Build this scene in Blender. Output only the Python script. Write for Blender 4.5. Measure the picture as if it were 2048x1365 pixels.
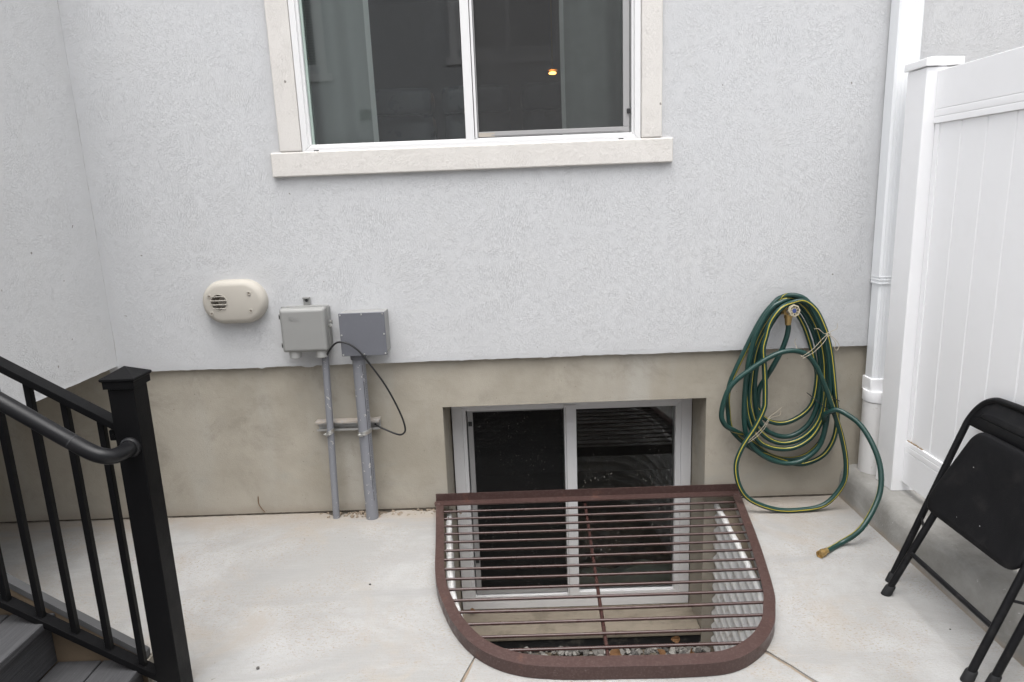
import bpy, bmesh, math, random
from mathutils import Vector, Matrix, noise as mnoise
random.seed(7)
R = math.radians
sc = bpy.context.scene
for o in list(bpy.data.objects): bpy.data.objects.remove(o)

# ------------------------------------------------------------------ camera
cam = bpy.data.cameras.new('camera'); cam.lens = 24.0; cam.sensor_width = 36.0
cam.clip_start = 0.05; cam.clip_end = 500
co = bpy.data.objects.new('camera', cam); sc.collection.objects.link(co)
pitch, yaw, roll = R(12.235), R(-0.595), R(-2.216)
fw = Vector((math.sin(yaw)*math.cos(pitch), math.cos(yaw)*math.cos(pitch), -math.sin(pitch)))
rt = fw.cross(Vector((0, 0, 1))).normalized(); up = rt.cross(fw)
r2 = math.cos(roll)*rt + math.sin(roll)*up; u2 = -math.sin(roll)*rt + math.cos(roll)*up
mw = Matrix((r2, u2, -fw)).transposed().to_4x4(); mw.translation = Vector((0, -3.2, 1.556))
co.matrix_world = mw
sc.camera = co
# ------------------------------------------------------------------ sky, sun, exposure
SUN_EL, SUN_AZ = R(74), R(180)          # azimuth measured clockwise from +Y
w = bpy.data.worlds.new('World'); sc.world = w; w.use_nodes = True
nt = w.node_tree; nt.nodes.clear()
sky = nt.nodes.new('ShaderNodeTexSky'); sky.sky_type = 'NISHITA'; sky.sun_disc = False
sky.sun_elevation = SUN_EL; sky.sun_rotation = SUN_AZ; sky.air_density = 1.0; sky.dust_density = 4.0; sky.ozone_density = 1.0
hs = nt.nodes.new('ShaderNodeHueSaturation'); hs.inputs['Saturation'].default_value = 0.16   # cloud cover
bg = nt.nodes.new('ShaderNodeBackground'); bg.inputs['Strength'].default_value = 0.15
wo = nt.nodes.new('ShaderNodeOutputWorld')
nt.links.new(sky.outputs[0], hs.inputs['Color']); nt.links.new(hs.outputs[0], bg.inputs[0]); nt.links.new(bg.outputs[0], wo.inputs[0])
sl = bpy.data.lights.new('sun', 'SUN'); sl.energy = 0.5; sl.angle = R(55); sl.color = (1.0, 0.98, 0.95)
so = bpy.data.objects.new('sun', sl); sc.collection.objects.link(so)
sd = Vector((math.sin(SUN_AZ)*math.cos(SUN_EL), math.cos(SUN_AZ)*math.cos(SUN_EL), math.sin(SUN_EL)))
so.rotation_euler = sd.to_track_quat('Z', 'Y').to_euler()
vs = sc.view_settings; vs.view_transform = 'Standard'; vs.look = 'None'; vs.gamma = 1.0; vs.use_curve_mapping = False
vs.exposure = 1.46
sc.render.engine = 'CYCLES'
sc.cycles.max_bounces = 7; sc.cycles.transparent_max_bounces = 12

# ------------------------------------------------------------------ helpers
def tag(o, label=None, cat=None, group=None, kind=None):
    if label: o['label'] = label
    if cat: o['category'] = cat
    if group: o['group'] = group
    if kind: o['kind'] = kind
    return o
WL = {}
def link(o, parent=None, loc=(0, 0, 0)):
    sc.collection.objects.link(o); o.location = loc; WL[o.name] = Vector(loc)
    if parent:
        o.parent = parent; o.matrix_parent_inverse = Matrix.Translation(-WL[parent.name])
    return o
def empty(name, loc, label, cat, group=None):
    o = bpy.data.objects.new(name, None); o.empty_display_size = 0.1
    link(o, None, loc); return tag(o, label, cat, group)
def add(name, me, parent=None, loc=(0, 0, 0), rot=None):
    o = bpy.data.objects.new(name, me); link(o, parent, loc)
    if rot: o.rotation_euler = rot
    if me.get('bev'):
        wn = o.modifiers.new('weighted_normal', 'WEIGHTED_NORMAL'); wn.keep_sharp = True
    return o
class MB:
    def __init__(s): s.v = []; s.f = []; s.m = []
    def vert(s, p): s.v.append(tuple(p)); return len(s.v)-1
    def face(s, idx, mi=0): s.f.append(tuple(idx)); s.m.append(mi)
    def quad(s, a, b, c, d, mi=0):
        n = len(s.v); s.v += [tuple(a), tuple(b), tuple(c), tuple(d)]; s.face((n, n+1, n+2, n+3), mi); return s
    def box(s, x0, x1, y0, y1, z0, z1, mi=0):
        n = len(s.v)
        s.v += [(x0,y0,z0),(x1,y0,z0),(x1,y1,z0),(x0,y1,z0),(x0,y0,z1),(x1,y0,z1),(x1,y1,z1),(x0,y1,z1)]
        for f in ((0,3,2,1),(4,5,6,7),(0,1,5,4),(1,2,6,5),(2,3,7,6),(3,0,4,7)): s.face([n+i for i in f], mi)
        return s
    def rings(s, rs, close=True, cap0=True, cap1=True, mi=0):
        n0 = len(s.v); k = len(rs[0])
        for r in rs: s.v += [tuple(p) for p in r]
        for i in range(len(rs)-1):
            for j in range(k if close else k-1):
                a = n0+i*k+j; b = n0+i*k+(j+1) % k
                s.face((a, b, b+k, a+k), mi)
        if cap0: s.face([n0+j for j in reversed(range(k))], mi)
        if cap1: s.face([n0+(len(rs)-1)*k+j for j in range(k)], mi)
        return s
    def tube(s, pts, r, seg=12, cap=True, ref=None, mi=0, radii=None):
        pts = [Vector(p) for p in pts]; rs = []
        nrm = None
        for i, p in enumerate(pts):
            t = (pts[min(i+1, len(pts)-1)]-pts[max(i-1, 0)]).normalized()
            if nrm is None:
                a = Vector((0, 0, 1)) if abs(t.z) < .9 else Vector((1, 0, 0))
                nrm = (a-t*a.dot(t)).normalized()
            else:
                nrm = (nrm-t*nrm.dot(t)).normalized()
            b = t.cross(nrm); rr = radii[i] if radii else r
            rs.append([p+(nrm*math.cos(2*math.pi*j/seg)+b*math.sin(2*math.pi*j/seg))*rr for j in range(seg)])
        return s.rings(rs, True, cap, cap, mi)
    def lathe(s, c, axis, prof, seg=20, mi=0):
        # prof: list of (distance along axis, radius)
        ax = Vector(axis).normalized(); a = Vector((0, 0, 1)) if abs(ax.z) < .9 else Vector((1, 0, 0))
        u = (a-ax*a.dot(ax)).normalized(); v = ax.cross(u); c = Vector(c)
        rs = [[c+ax*d+(u*math.cos(2*math.pi*j/seg)+v*math.sin(2*math.pi*j/seg))*max(r, 1e-5) for j in range(seg)] for d, r in prof]
        return s.rings(rs, True, True, True, mi)
    def prism(s, poly, axis, a, b, mi=0):
        def P(u, v, t): return {'x': (t, u, v), 'y': (u, t, v), 'z': (u, v, t)}[axis]
        return s.rings([[P(u, v, a) for u, v in poly], [P(u, v, b) for u, v in poly]], True, True, True, mi)
    def mesh(s, name, mats, bevel=0, seg=2, sharp=35, weld=False):
        me = bpy.data.meshes.new(name); me.from_pydata(s.v, [], s.f)
        if not isinstance(mats, (list, tuple)): mats = [mats]
        for m in mats: me.materials.append(m)
        me.polygons.foreach_set('material_index', s.m)
        bm = bmesh.new(); bm.from_mesh(me)
        if weld: bmesh.ops.remove_doubles(bm, verts=bm.verts, dist=1e-5)
        bmesh.ops.recalc_face_normals(bm, faces=bm.faces)
        if bevel:
            es = [e for e in bm.edges if len(e.link_faces) == 2 and e.calc_face_angle(0) > R(30)]
            bmesh.ops.bevel(bm, geom=es, offset=bevel, segments=seg, profile=.5, affect='EDGES', clamp_overlap=True)
        bm.to_mesh(me); bm.free()
        me.polygons.foreach_set('use_smooth', [True]*len(me.polygons))
        me.set_sharp_from_angle(angle=R(sharp)); me.update()
        if bevel: me['bev'] = 1
        return me
    def build(s, name, mats, parent=None, bevel=0, seg=2, sharp=35, loc=(0, 0, 0), weld=False):
        return add(name, s.mesh(name, mats, bevel, seg, sharp, weld), parent, loc)
def catmull(P, n=6, closed=False):
    P = [Vector(p) for p in P]; out = []; L = len(P)
    for i in range(L if closed else L-1):
        p0 = P[(i-1) % L] if closed else P[max(i-1, 0)]; p1 = P[i]; p2 = P[(i+1) % L]
        p3 = P[(i+2) % L] if closed else P[min(i+2, L-1)]
        for k in range(n):
            t = k/n
            out.append(.5*((2*p1)+(p2-p0)*t+(2*p0-5*p1+4*p2-p3)*t*t+(3*p1-p0-3*p2+p3)*t**3))
    if not closed: out.append(P[-1])
    return out
def offset2(pts, d):
    out = []
    for i in range(len(pts)):
        a = pts[max(i-1, 0)]; b = pts[min(i+1, len(pts)-1)]
        t = Vector((b[0]-a[0], b[1]-a[1])).normalized()
        out.append((pts[i][0]-t.y*d, pts[i][1]+t.x*d))
    return out
# ------------------------------------------------------------------ materials
class NT:
    def __init__(s, name):
        s.m = bpy.data.materials.new(name); s.m.use_nodes = True; s.t = s.m.node_tree
        s.b = s.t.nodes['Principled BSDF']; s.out = s.t.nodes['Material Output']
        s.co = s.n('ShaderNodeTexCoord').outputs['Object']
    def n(s, ty, **kw):
        x = s.t.nodes.new(ty)
        for k, v in kw.items(): setattr(x, k, v)
        return x
    def L(s, a, b): s.t.links.new(a, b)
    def set(s, sock, val):
        if isinstance(val, bpy.types.NodeSocket): s.L(val, sock)
        else:
            if isinstance(val, (tuple, list)) and len(val) == 3 and sock.type == 'RGBA': val = (*val, 1)
            sock.default_value = val
    def mapping(s, scale=(1, 1, 1), rot=(0, 0, 0), vec=None):
        m = s.n('ShaderNodeMapping'); m.inputs['Scale'].default_value = scale; m.inputs['Rotation'].default_value = rot
        s.L(vec or s.co, m.inputs[0]); return m.outputs[0]
    def noise(s, scale, detail=3, rough=.55, dist=0, vec=None):
        x = s.n('ShaderNodeTexNoise'); x.inputs['Scale'].default_value = scale; x.inputs['Detail'].default_value = detail
        x.inputs['Roughness'].default_value = rough; x.inputs['Distortion'].default_value = dist
        s.L(vec or s.co, x.inputs['Vector']); return x.outputs['Fac']
    def ramp(s, fac, a, b, lo=0., hi=1.):
        x = s.n('ShaderNodeMapRange'); x.interpolation_type = 'SMOOTHSTEP'
        s.L(fac, x.inputs[0]); x.inputs[1].default_value = a; x.inputs[2].default_value = b
        x.inputs[3].default_value = lo; x.inputs[4].default_value = hi; return x.outputs[0]
    def math(s, op, a, b=0.):
        x = s.n('ShaderNodeMath', operation=op); s.set(x.inputs[0], a); s.set(x.inputs[1], b); return x.outputs[0]
    def mix(s, f, a, b, mode='MIX'):
        x = s.n('ShaderNodeMix', data_type='RGBA', blend_type=mode)
        s.set(x.inputs[0], f); s.set(x.inputs[6], a); s.set(x.inputs[7], b); return x.outputs[2]
    def bump(s, h, strength=.5, dist=.003, prev=None):
        x = s.n('ShaderNodeBump'); x.inputs['Strength'].default_value = strength; x.inputs['Distance'].default_value = dist
        s.L(h, x.inputs['Height'])
        if prev: s.L(prev, x.inputs['Normal'])
        return x.outputs[0]
    def done(s, color, rough=.5, normal=None, metal=0., spec=.5):
        s.set(s.b.inputs['Base Color'], color); s.set(s.b.inputs['Roughness'], rough)
        s.b.inputs['Metallic'].default_value = metal; s.b.inputs['Specular IOR Level'].default_value = spec
        if normal: s.L(normal, s.b.inputs['Normal'])
        return s.m
def stucco(name, base, axis='y', amp=.9, tint=(1, 1, 1)):
    t = NT(name)
    hs_ = []; ws_ = []
    for i, ang in enumerate((.35, 1.4, 2.5)):
        rot = (0, ang, 0) if axis == 'y' else (ang, 0, 0)
        m = t.mapping(rot=rot)
        m2 = t.mapping(scale=((62, 150, 185) if axis == 'y' else (150, 62, 185)), vec=m)
        nz = t.noise(1.0, 3, .5, .5, vec=m2)
        nz = t.ramp(t.math('ABSOLUTE', t.math('SUBTRACT', nz, .5)), .0, .055)
        wgt = t.ramp(t.noise(4.2, 2, vec=t.mapping(scale=(1, 1, 1), rot=(i*1.3, i*.7, i*2.1))), .44, .56)
        hs_.append(nz); ws_.append(wgt)
    def lerp(a, b, f): return t.math('ADD', t.math('MULTIPLY', a, t.math('SUBTRACT', 1., f)), t.math('MULTIPLY', b, f))
    h = lerp(lerp(hs_[0], hs_[1], ws_[1]), hs_[2], ws_[2])
    h = t.math('MULTIPLY', h, t.ramp(t.noise(22, 2), .35, .65, .50, .66))
    h = t.math('ADD', h, t.math('MULTIPLY', t.noise(250, 3, .6), .9))
    nrm = t.bump(h, amp, .0018)
    big = t.noise(1.1, 4, .6); mid = t.noise(7, 4, .6)
    c = t.mix(t.ramp(big, .3, .7), tuple(x*.975 for x in base), base)
    c = t.mix(t.ramp(mid, .45, .8, 0, .25), c, tuple(x*y for x, y in zip(base, (.95, .94, .91))))
    c = t.mix(t.ramp(t.noise(26, 1), .80, .815, 0, .8), c, (.2, .18, .16))
    pit = t.ramp(t.noise(230, 2, .5), .66, .74, 0, .25)
    c = t.mix(pit, c, tuple(x*.62 for x in base))
    return t.done(c, .92, nrm, spec=.15)
def plain(name, base, rough=.45, var=.06, bump=0., bscale=120, metal=0., spec=.5, dust=None, dustc=(.4, .37, .33), dsc=30, dlo=.56, dhi=.75):
    t = NT(name)
    c = t.mix(t.noise(6, 4, .6), tuple(x*(1-var) for x in base), tuple(min(1, x*(1+var)) for x in base))
    if dust: c = t.mix(t.ramp(t.noise(dsc, 6, .65), dlo, dhi, 0, dust), c, dustc)
    nrm = t.bump(t.noise(bscale, 3), .5, bump) if bump else None
    r = t.ramp(t.noise(14, 4), .3, .7, max(0, rough-.07), min(1, rough+.07))
    return t.done(c, r, nrm, metal, spec)
STUCCO = stucco('stucco_grey', (.576, .581, .590))
STUCCO_SIDE = stucco('stucco_grey_side', (.592, .595, .598), 'x')
TRIM = stucco('stucco_cream', (.69, .663, .63), amp=.9)
def parge():
    t = NT('foundation_parge')
    c = t.mix(t.ramp(t.noise(1.6, 5, .65), .35, .68), (.315, .287, .236), (.400, .367, .310))
    c = t.mix(t.ramp(t.noise(.9, 3, .6, vec=t.mapping(scale=(3.2, 3.2, .55))), .52, .72, 0, .6), c, (.42, .405, .37))
    c = t.mix(t.ramp(t.noise(4, 6, .75, .5), .50, .72, 0, .6), c, (.262, .24, .20))
    c = t.mix(t.ramp(t.noise(2.4, 4, .6, 1.2), .56, .72, 0, .5), c, (.34, .335, .30))
    sx = t.n('ShaderNodeSeparateXYZ'); t.L(t.co, sx.inputs[0])
    low = t.math('ADD', sx.outputs['Z'], t.math('MULTIPLY', t.noise(3.5, 4), .16))
    c = t.mix(t.ramp(low, .30, .06, 0, .45), c, (.40, .375, .33))
    spl = t.math('ADD', sx.outputs['Z'], t.math('MULTIPLY', t.noise(9, 5, .7), .07))
    c = t.mix(t.ramp(spl, .10, .035, 0, .35), c, (.26, .215, .165))
    c = t.mix(t.ramp(t.noise(90, 2), .72, .78, 0, .6), c, (.13, .11, .09))
    n1 = t.bump(t.noise(260, 3, .6), .55, .0022)
    n2 = t.bump(t.noise(14, 3), .35, .006, n1)
    return t.done(c, .93, n2, spec=.12)
PARGE = parge()
def slabmat():
    t = NT('patio_concrete')
    c = t.mix(t.ramp(t.noise(1.5, 6, .68, .4), .38, .62), (.282, .278, .269), (.352, .350, .345))
    c = t.mix(t.ramp(t.noise(2.3, 6, .7, .8), .50, .68, 0, .75), c, (.312, .285, .252))
    c = t.mix(t.ramp(t.noise(7, 6, .75), .58, .74, 0, .5), c, (.28, .25, .218))
    sx = t.n('ShaderNodeSeparateXYZ'); t.L(t.co, sx.inputs[0])
    d = t.math('ADD', sx.outputs['Y'], t.math('MULTIPLY', t.noise(4.5, 5, .65), .38))
    c = t.mix(t.ramp(d, -.06, .20, 0, .8), c, (.30, .26, .215))
    fl = t.noise(1., 3, .6, vec=t.mapping(scale=(70, 200, 1), rot=(0, 0, .7)))
    reg = t.ramp(t.noise(3.2, 3), .38, .62, .15, 1)
    c = t.mix(t.math('MULTIPLY', t.ramp(fl, .57, .64, 0, .85), reg), c, (.255, .195, .145))
    fl2 = t.noise(1., 3, .6, vec=t.mapping(scale=(150, 60, 1), rot=(0, 0, .3)))
    c = t.mix(t.math('MULTIPLY', t.ramp(fl2, .60, .68, 0, .7), reg), c, (.25, .195, .15))
    c = t.mix(t.ramp(t.noise(38, 2), .73, .77, 0, .8), c, (.16, .14, .12))
    c = t.mix(t.ramp(t.noise(1.0, 4, .6, 1.0, vec=t.mapping(scale=(1.2, 4.5, 1), rot=(0, 0, 1.05))), .52, .70, 0, .75), c, (.268, .266, .260))
    bs = t.noise(1., 4, .7, vec=t.mapping(scale=(5, 120, 1), rot=(0, 0, .75)))
    c = t.mix(t.ramp(bs, .40, .70, 0, .14), c, (.385, .382, .375))
    br = t.noise(1., 3, .6, vec=t.mapping(scale=(30, 260, 1), rot=(0, 0, .75)))
    c = t.mix(t.ramp(t.noise(260, 3, .6), .50, .72, 0, .35), c, (.235, .222, .200))
    n1 = t.bump(br, .5, .0024); n2 = t.bump(t.noise(110, 4, .65), .5, .0035, n1)
    return t.done(c, .88, n2, spec=.2)
SLAB = slabmat()
def kerbmat():
    t = NT('kerb_concrete')
    c = t.mix(t.ramp(t.noise(4, 6, .65), .3, .7), (.225, .218, .20), (.33, .322, .305))
    c = t.mix(t.ramp(t.noise(2.2, 4, .6, 1.2, vec=t.mapping(scale=(3, 1, 3))), .55, .75, 0, .6), c, (.40, .395, .38))
    sx = t.n('ShaderNodeSeparateXYZ'); t.L(t.co, sx.inputs[0])
    low = t.math('ADD', sx.outputs['Z'], t.math('MULTIPLY', t.noise(12, 5, .7), .06))
    c = t.mix(t.ramp(low, .065, .02, 0, .75), c, (.36, .30, .24))
    c = t.mix(t.ramp(t.noise(60, 3), .70, .76, 0, .7), c, (.55, .54, .52))
    n1 = t.bump(t.noise(70, 5, .65), .5, .004)
    return t.done(c, .85, n1, spec=.25)
KERB = kerbmat()
DARKSOIL = plain('dark_joint_soil', (.05, .041, .032), .95, .4, .004, 90, spec=.1)
SOIL = plain('soil', (.15, .125, .095), .95, .3, .008, 60, spec=.1)
CRUMB = plain('mortar_crumbs', (.235, .19, .145), .95, .35, .003, 150, spec=.1)
def boards():
    t = NT('composite_board')
    g = t.noise(1., 5, .6, 1.0, vec=t.mapping(scale=(160, 4, 160)))
    c = t.mix(t.ramp(g, .3, .7), (.040, .040, .043), (.064, .064, .067))
    c = t.mix(t.ramp(t.noise(60, 2), .72, .78, 0, .5), c, (.25, .25, .25))
    return t.done(c, .62, t.bump(g, .6, .0025), spec=.4)
BOARD = boards()
CAP = plain('stringer_cap_grey', (.075, .075, .077), .6, .06, .001, 200)
TAN = plain('stringer_wood', (.155, .118, .082), .9, .15, .003, 90, spec=.15)
BLACK = plain('black_powder_coat', (.0055, .0055, .006), .40, .1, .0006, 300, spec=.09, dust=.05, dustc=(.05, .047, .045), dsc=18)
HANDRAIL = plain('black_handrail', (.007, .007, .008), .36, .1, .0005, 300, spec=.28, dust=.12, dustc=(.07, .065, .06), dsc=14, dlo=.6)
VINYL = plain('white_vinyl', (.88, .88, .89), .36, .012, 0, spec=.45, dust=.06, dustc=(.60, .57, .52), dsc=7, dlo=.5, dhi=.75)
VINYL_DIRT = plain('vinyl_dirt', (.33, .25, .17), .9, .3, .002, 90, spec=.1)
CRACK = plain('corner_crack_dirt', (.42, .415, .40), .95, .3, .002, 120, spec=.1)
WFRAME = plain('white_window_frame', (.71, .705, .705), .42, .02, spec=.4)
WFRAME_OLD = plain('dusty_window_frame', (.69, .685, .69), .6, .04, spec=.3, dust=.45, dustc=(.42, .37, .31), dsc=22, dlo=.62, dhi=.8)
ALU = plain('screen_frame_grey', (.33, .325, .325), .5, .05, spec=.4)
GUTTER = plain('white_gutter_paint', (.80, .815, .83), .4, .02, spec=.4)
PVCOLD = plain('white_pvc_pipe', (.70, .69, .68), .45, .05, spec=.4, dust=.6, dustc=(.38, .34, .29), dsc=25, dlo=.58, dhi=.74)
BEIGE = plain('beige_plastic', (.425, .398, .352), .58, .02, .0006, 400, spec=.4)
BEIGE_DARK = plain('vent_inside', (.22, .19, .155), .8, .05)
GREY1 = plain('grey_plastic_enclosure', (.255, .255, .247), .5, .03, .0007, 350, spec=.4)
GREY1L = plain('pale_plug', (.36, .36, .35), .5, .03)
GREY2 = plain('grey_box_lid', (.128, .132, .150), .5, .03, .0008, 350, spec=.4, dust=.12, dustc=(.28, .27, .26), dsc=60)
GREY2B = plain('grey_box_body', (.26, .26, .255), .6, .05, .001, 200, spec=.3, dust=.5, dustc=(.42, .39, .35), dsc=20)
PVCGREY = plain('grey_pvc_conduit', (.205, .21, .23), .45, .05, .0005, 200, spec=.4, dust=.75, dustc=(.52, .50, .47), dsc=45, dlo=.615, dhi=.66)
INK = plain('black_ink', (.02, .02, .022), .6)
GALV = plain('galvanised_steel', (.50, .50, .49), .42, .12, .001, 90, metal=.85, dust=.6, dustc=(.42, .37, .31), dsc=40, dlo=.5, dhi=.62)
MORTARY = plain('mortar_smeared_steel', (.36, .32, .28), .9, .25, .004, 110, spec=.15, dust=.7, dustc=(.33, .32, .31), dsc=60, dlo=.5, dhi=.56)
BOLT = plain('zinc_bolt', (.62, .62, .60), .3, .05, metal=.9)
RUBBER = plain('black_rubber', (.014, .014, .015), .6, .1, spec=.3)
CABLEM = plain('black_cable', (.013, .013, .014), .42, .1, spec=.4)
BRASS = plain('old_brass', (.44, .30, .125), .42, .2, .001, 120, metal=.8, dust=.4, dustc=(.12, .085, .045), dsc=60)
IVORY = plain('ivory_handle', (.36, .32, .235), .5, .06, spec=.4, dust=.3, dustc=(.25, .2, .13), dsc=80)
BLUE = plain('blue_disc', (.025, .045, .16), .5, .2)
HOSEG = plain('hose_green', (.0075, .038, .032), .36, .12, .0006, 420, spec=.45, dust=.10, dustc=(.2, .24, .22), dsc=120, dlo=.66, dhi=.72)
HOSEY = plain('hose_stripe_yellow', (.42, .34, .035), .42, .1, .0004, 300, spec=.4)
TWINE = plain('twine', (.42, .37, .29), .9, .15, .001, 300, spec=.1)
def gratemat():
    t = NT('brown_painted_steel')
    c = t.mix(t.noise(9, 4, .6), (.044, .023, .0205), (.062, .035, .031))
    c = t.mix(t.ramp(t.noise(130, 7, .75), .46, .74, 0, .55), c, (.140, .100, .090))
    c = t.mix(t.ramp(t.noise(160, 3), .68, .74, 0, .5), c, (.33, .29, .26))
    c = t.mix(t.ramp(t.noise(9, 5, .7), .60, .72, 0, .6), c, (.125, .060, .042))
    return t.done(c, t.ramp(t.noise(30, 4), .3, .7, .28, .5), t.bump(t.noise(220, 3), .5, .0012), spec=.4)
GRATE = gratemat()
REBAR = plain('brown_painted_rebar', (.045, .020, .017), .30, .2, spec=.5, dust=.3, dustc=(.2, .13, .11), dsc=90, dlo=.55)
def linermat():
    t = NT('well_liner_steel')
    c = t.mix(t.ramp(t.noise(5, 5, .65), .35, .7), (.66, .655, .645), (.76, .755, .745))
    c = t.mix(t.ramp(t.noise(16, 6, .7), .54, .70, 0, .75), c, (.37, .325, .265))
    c = t.mix(t.ramp(t.noise(75, 3), .66, .72, 0, .7), c, (.20, .17, .13))
    return t.done(c, .5, t.bump(t.noise(60, 3), .4, .0015), metal=.15, spec=.4)
LINER = linermat()
TAR = plain('damp_proofing', (.018, .018, .019), .7, .3, .004, 50, spec=.3, dust=.45, dustc=(.16, .145, .12), dsc=12, dlo=.52, dhi=.72)
STONE = plain('gravel_stone', (.17, .16, .148), .9, .35, .003, 100, spec=.2)
LEAF = plain('dry_leaf', (.15, .078, .036), .8, .3, .001, 150, spec=.2)
CHAIRM = plain('chair_black_steel', (.006, .006, .007), .40, .1, .0006, 350, spec=.22, dust=.14, dustc=(.08, .075, .07), dsc=26, dlo=.5)
SEATM = plain('chair_black_vinyl', (.006, .006, .007), .55, .15, .0008, 300, spec=.18, dust=.16, dustc=(.055, .05, .048), dsc=9, dlo=.5)
CURTAIN = plain('grey_curtain', (.50, .53, .52), .9, .05, .001, 200, spec=.1)
LEDGE = plain('dirty_ledge', (.25, .215, .17), .95, .25, .003, 150, spec=.1, dust=.6, dustc=(.15, .125, .095), dsc=9, dlo=.5, dhi=.66)
HEM = plain('pale_curtain_hem', (.85, .88, .86), .9, .05)
LEATHER = plain('grey_leather', (.040, .046, .050), .32, .1, .002, 80, spec=.4)
ROOM = plain('room_paint', (.20, .19, .19), .9, .05)
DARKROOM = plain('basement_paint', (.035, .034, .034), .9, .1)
DARK = plain('dark_interior', (.02, .02, .022), .8)
SOFFIT = plain('soffit_board', (.30, .275, .23), .9, .08)
SHEET = plain('pale_plastic_sheet', (.36, .44, .40), .4, .2, .003, 30)
def glass(name, refl=.5, dirt=0.):
    t = NT(name); t.t.nodes.remove(t.b)
    tr = t.n('ShaderNodeBsdfTransparent'); tr.inputs[0].default_value = (.86, .90, .885, 1)
    gl = t.n('ShaderNodeBsdfGlossy'); gl.inputs['Roughness'].default_value = .0; gl.inputs[0].default_value = (.95, .97, .97, 1)
    t.L(t.bump(t.noise(2.2, 1), .02, .02), gl.inputs['Normal'])
    fr = t.n('ShaderNodeFresnel'); fr.inputs['IOR'].default_value = 1.52
    f2 = t.math('MULTIPLY', fr.outputs[0], refl)
    mx = t.n('ShaderNodeMixShader'); t.L(f2, mx.inputs[0]); t.L(tr.outputs[0], mx.inputs[1]); t.L(gl.outputs[0], mx.inputs[2])
    res = mx.outputs[0]
    if dirt:
        df = t.n('ShaderNodeBsdfDiffuse'); df.inputs[0].default_value = (.45, .43, .40, 1)
        sp = t.math('MULTIPLY', t.ramp(t.noise(85, 3, .6), .62, .68, 0, .65), t.ramp(t.noise(5, 3), .40, .60))
        st = t.ramp(t.noise(1., 4, .65, .8, vec=t.mapping(scale=(60, 60, 9), rot=(0, .15, 0))), .56, .78, 0, .12)
        fz = t.math('MULTIPLY', t.math('ADD', t.math('ADD', sp, st), .015), dirt)
        m2 = t.n('ShaderNodeMixShader'); t.L(fz, m2.inputs[0]); t.L(res, m2.inputs[1]); t.L(df.outputs[0], m2.inputs[2]); res = m2.outputs[0]
    t.L(res, t.out.inputs[0]); return t.m
GLASS = glass('window_glass', 3.0, .06)
GLASS_B = glass('dusty_window_glass', 1.5, 1.0)
def screen(name, dens, col):
    t = NT(name); t.t.nodes.remove(t.b)
    tr = t.n('ShaderNodeBsdfTransparent'); df = t.n('ShaderNodeBsdfDiffuse'); df.inputs[0].default_value = (*col, 1)
    d = t.ramp(t.noise(3, 3), .3, .7, dens-.05, dens+.05)
    mx = t.n('ShaderNodeMixShader'); t.L(d, mx.inputs[0]); t.L(tr.outputs[0], mx.inputs[1]); t.L(df.outputs[0], mx.inputs[2])
    t.L(mx.outputs[0], t.out.inputs[0]); return t.m
SCREEN = screen('insect_screen', .62, (.060, .060, .060))
SCREEN_B = screen('basement_insect_screen', .60, (.022, .022, .022))
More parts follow.
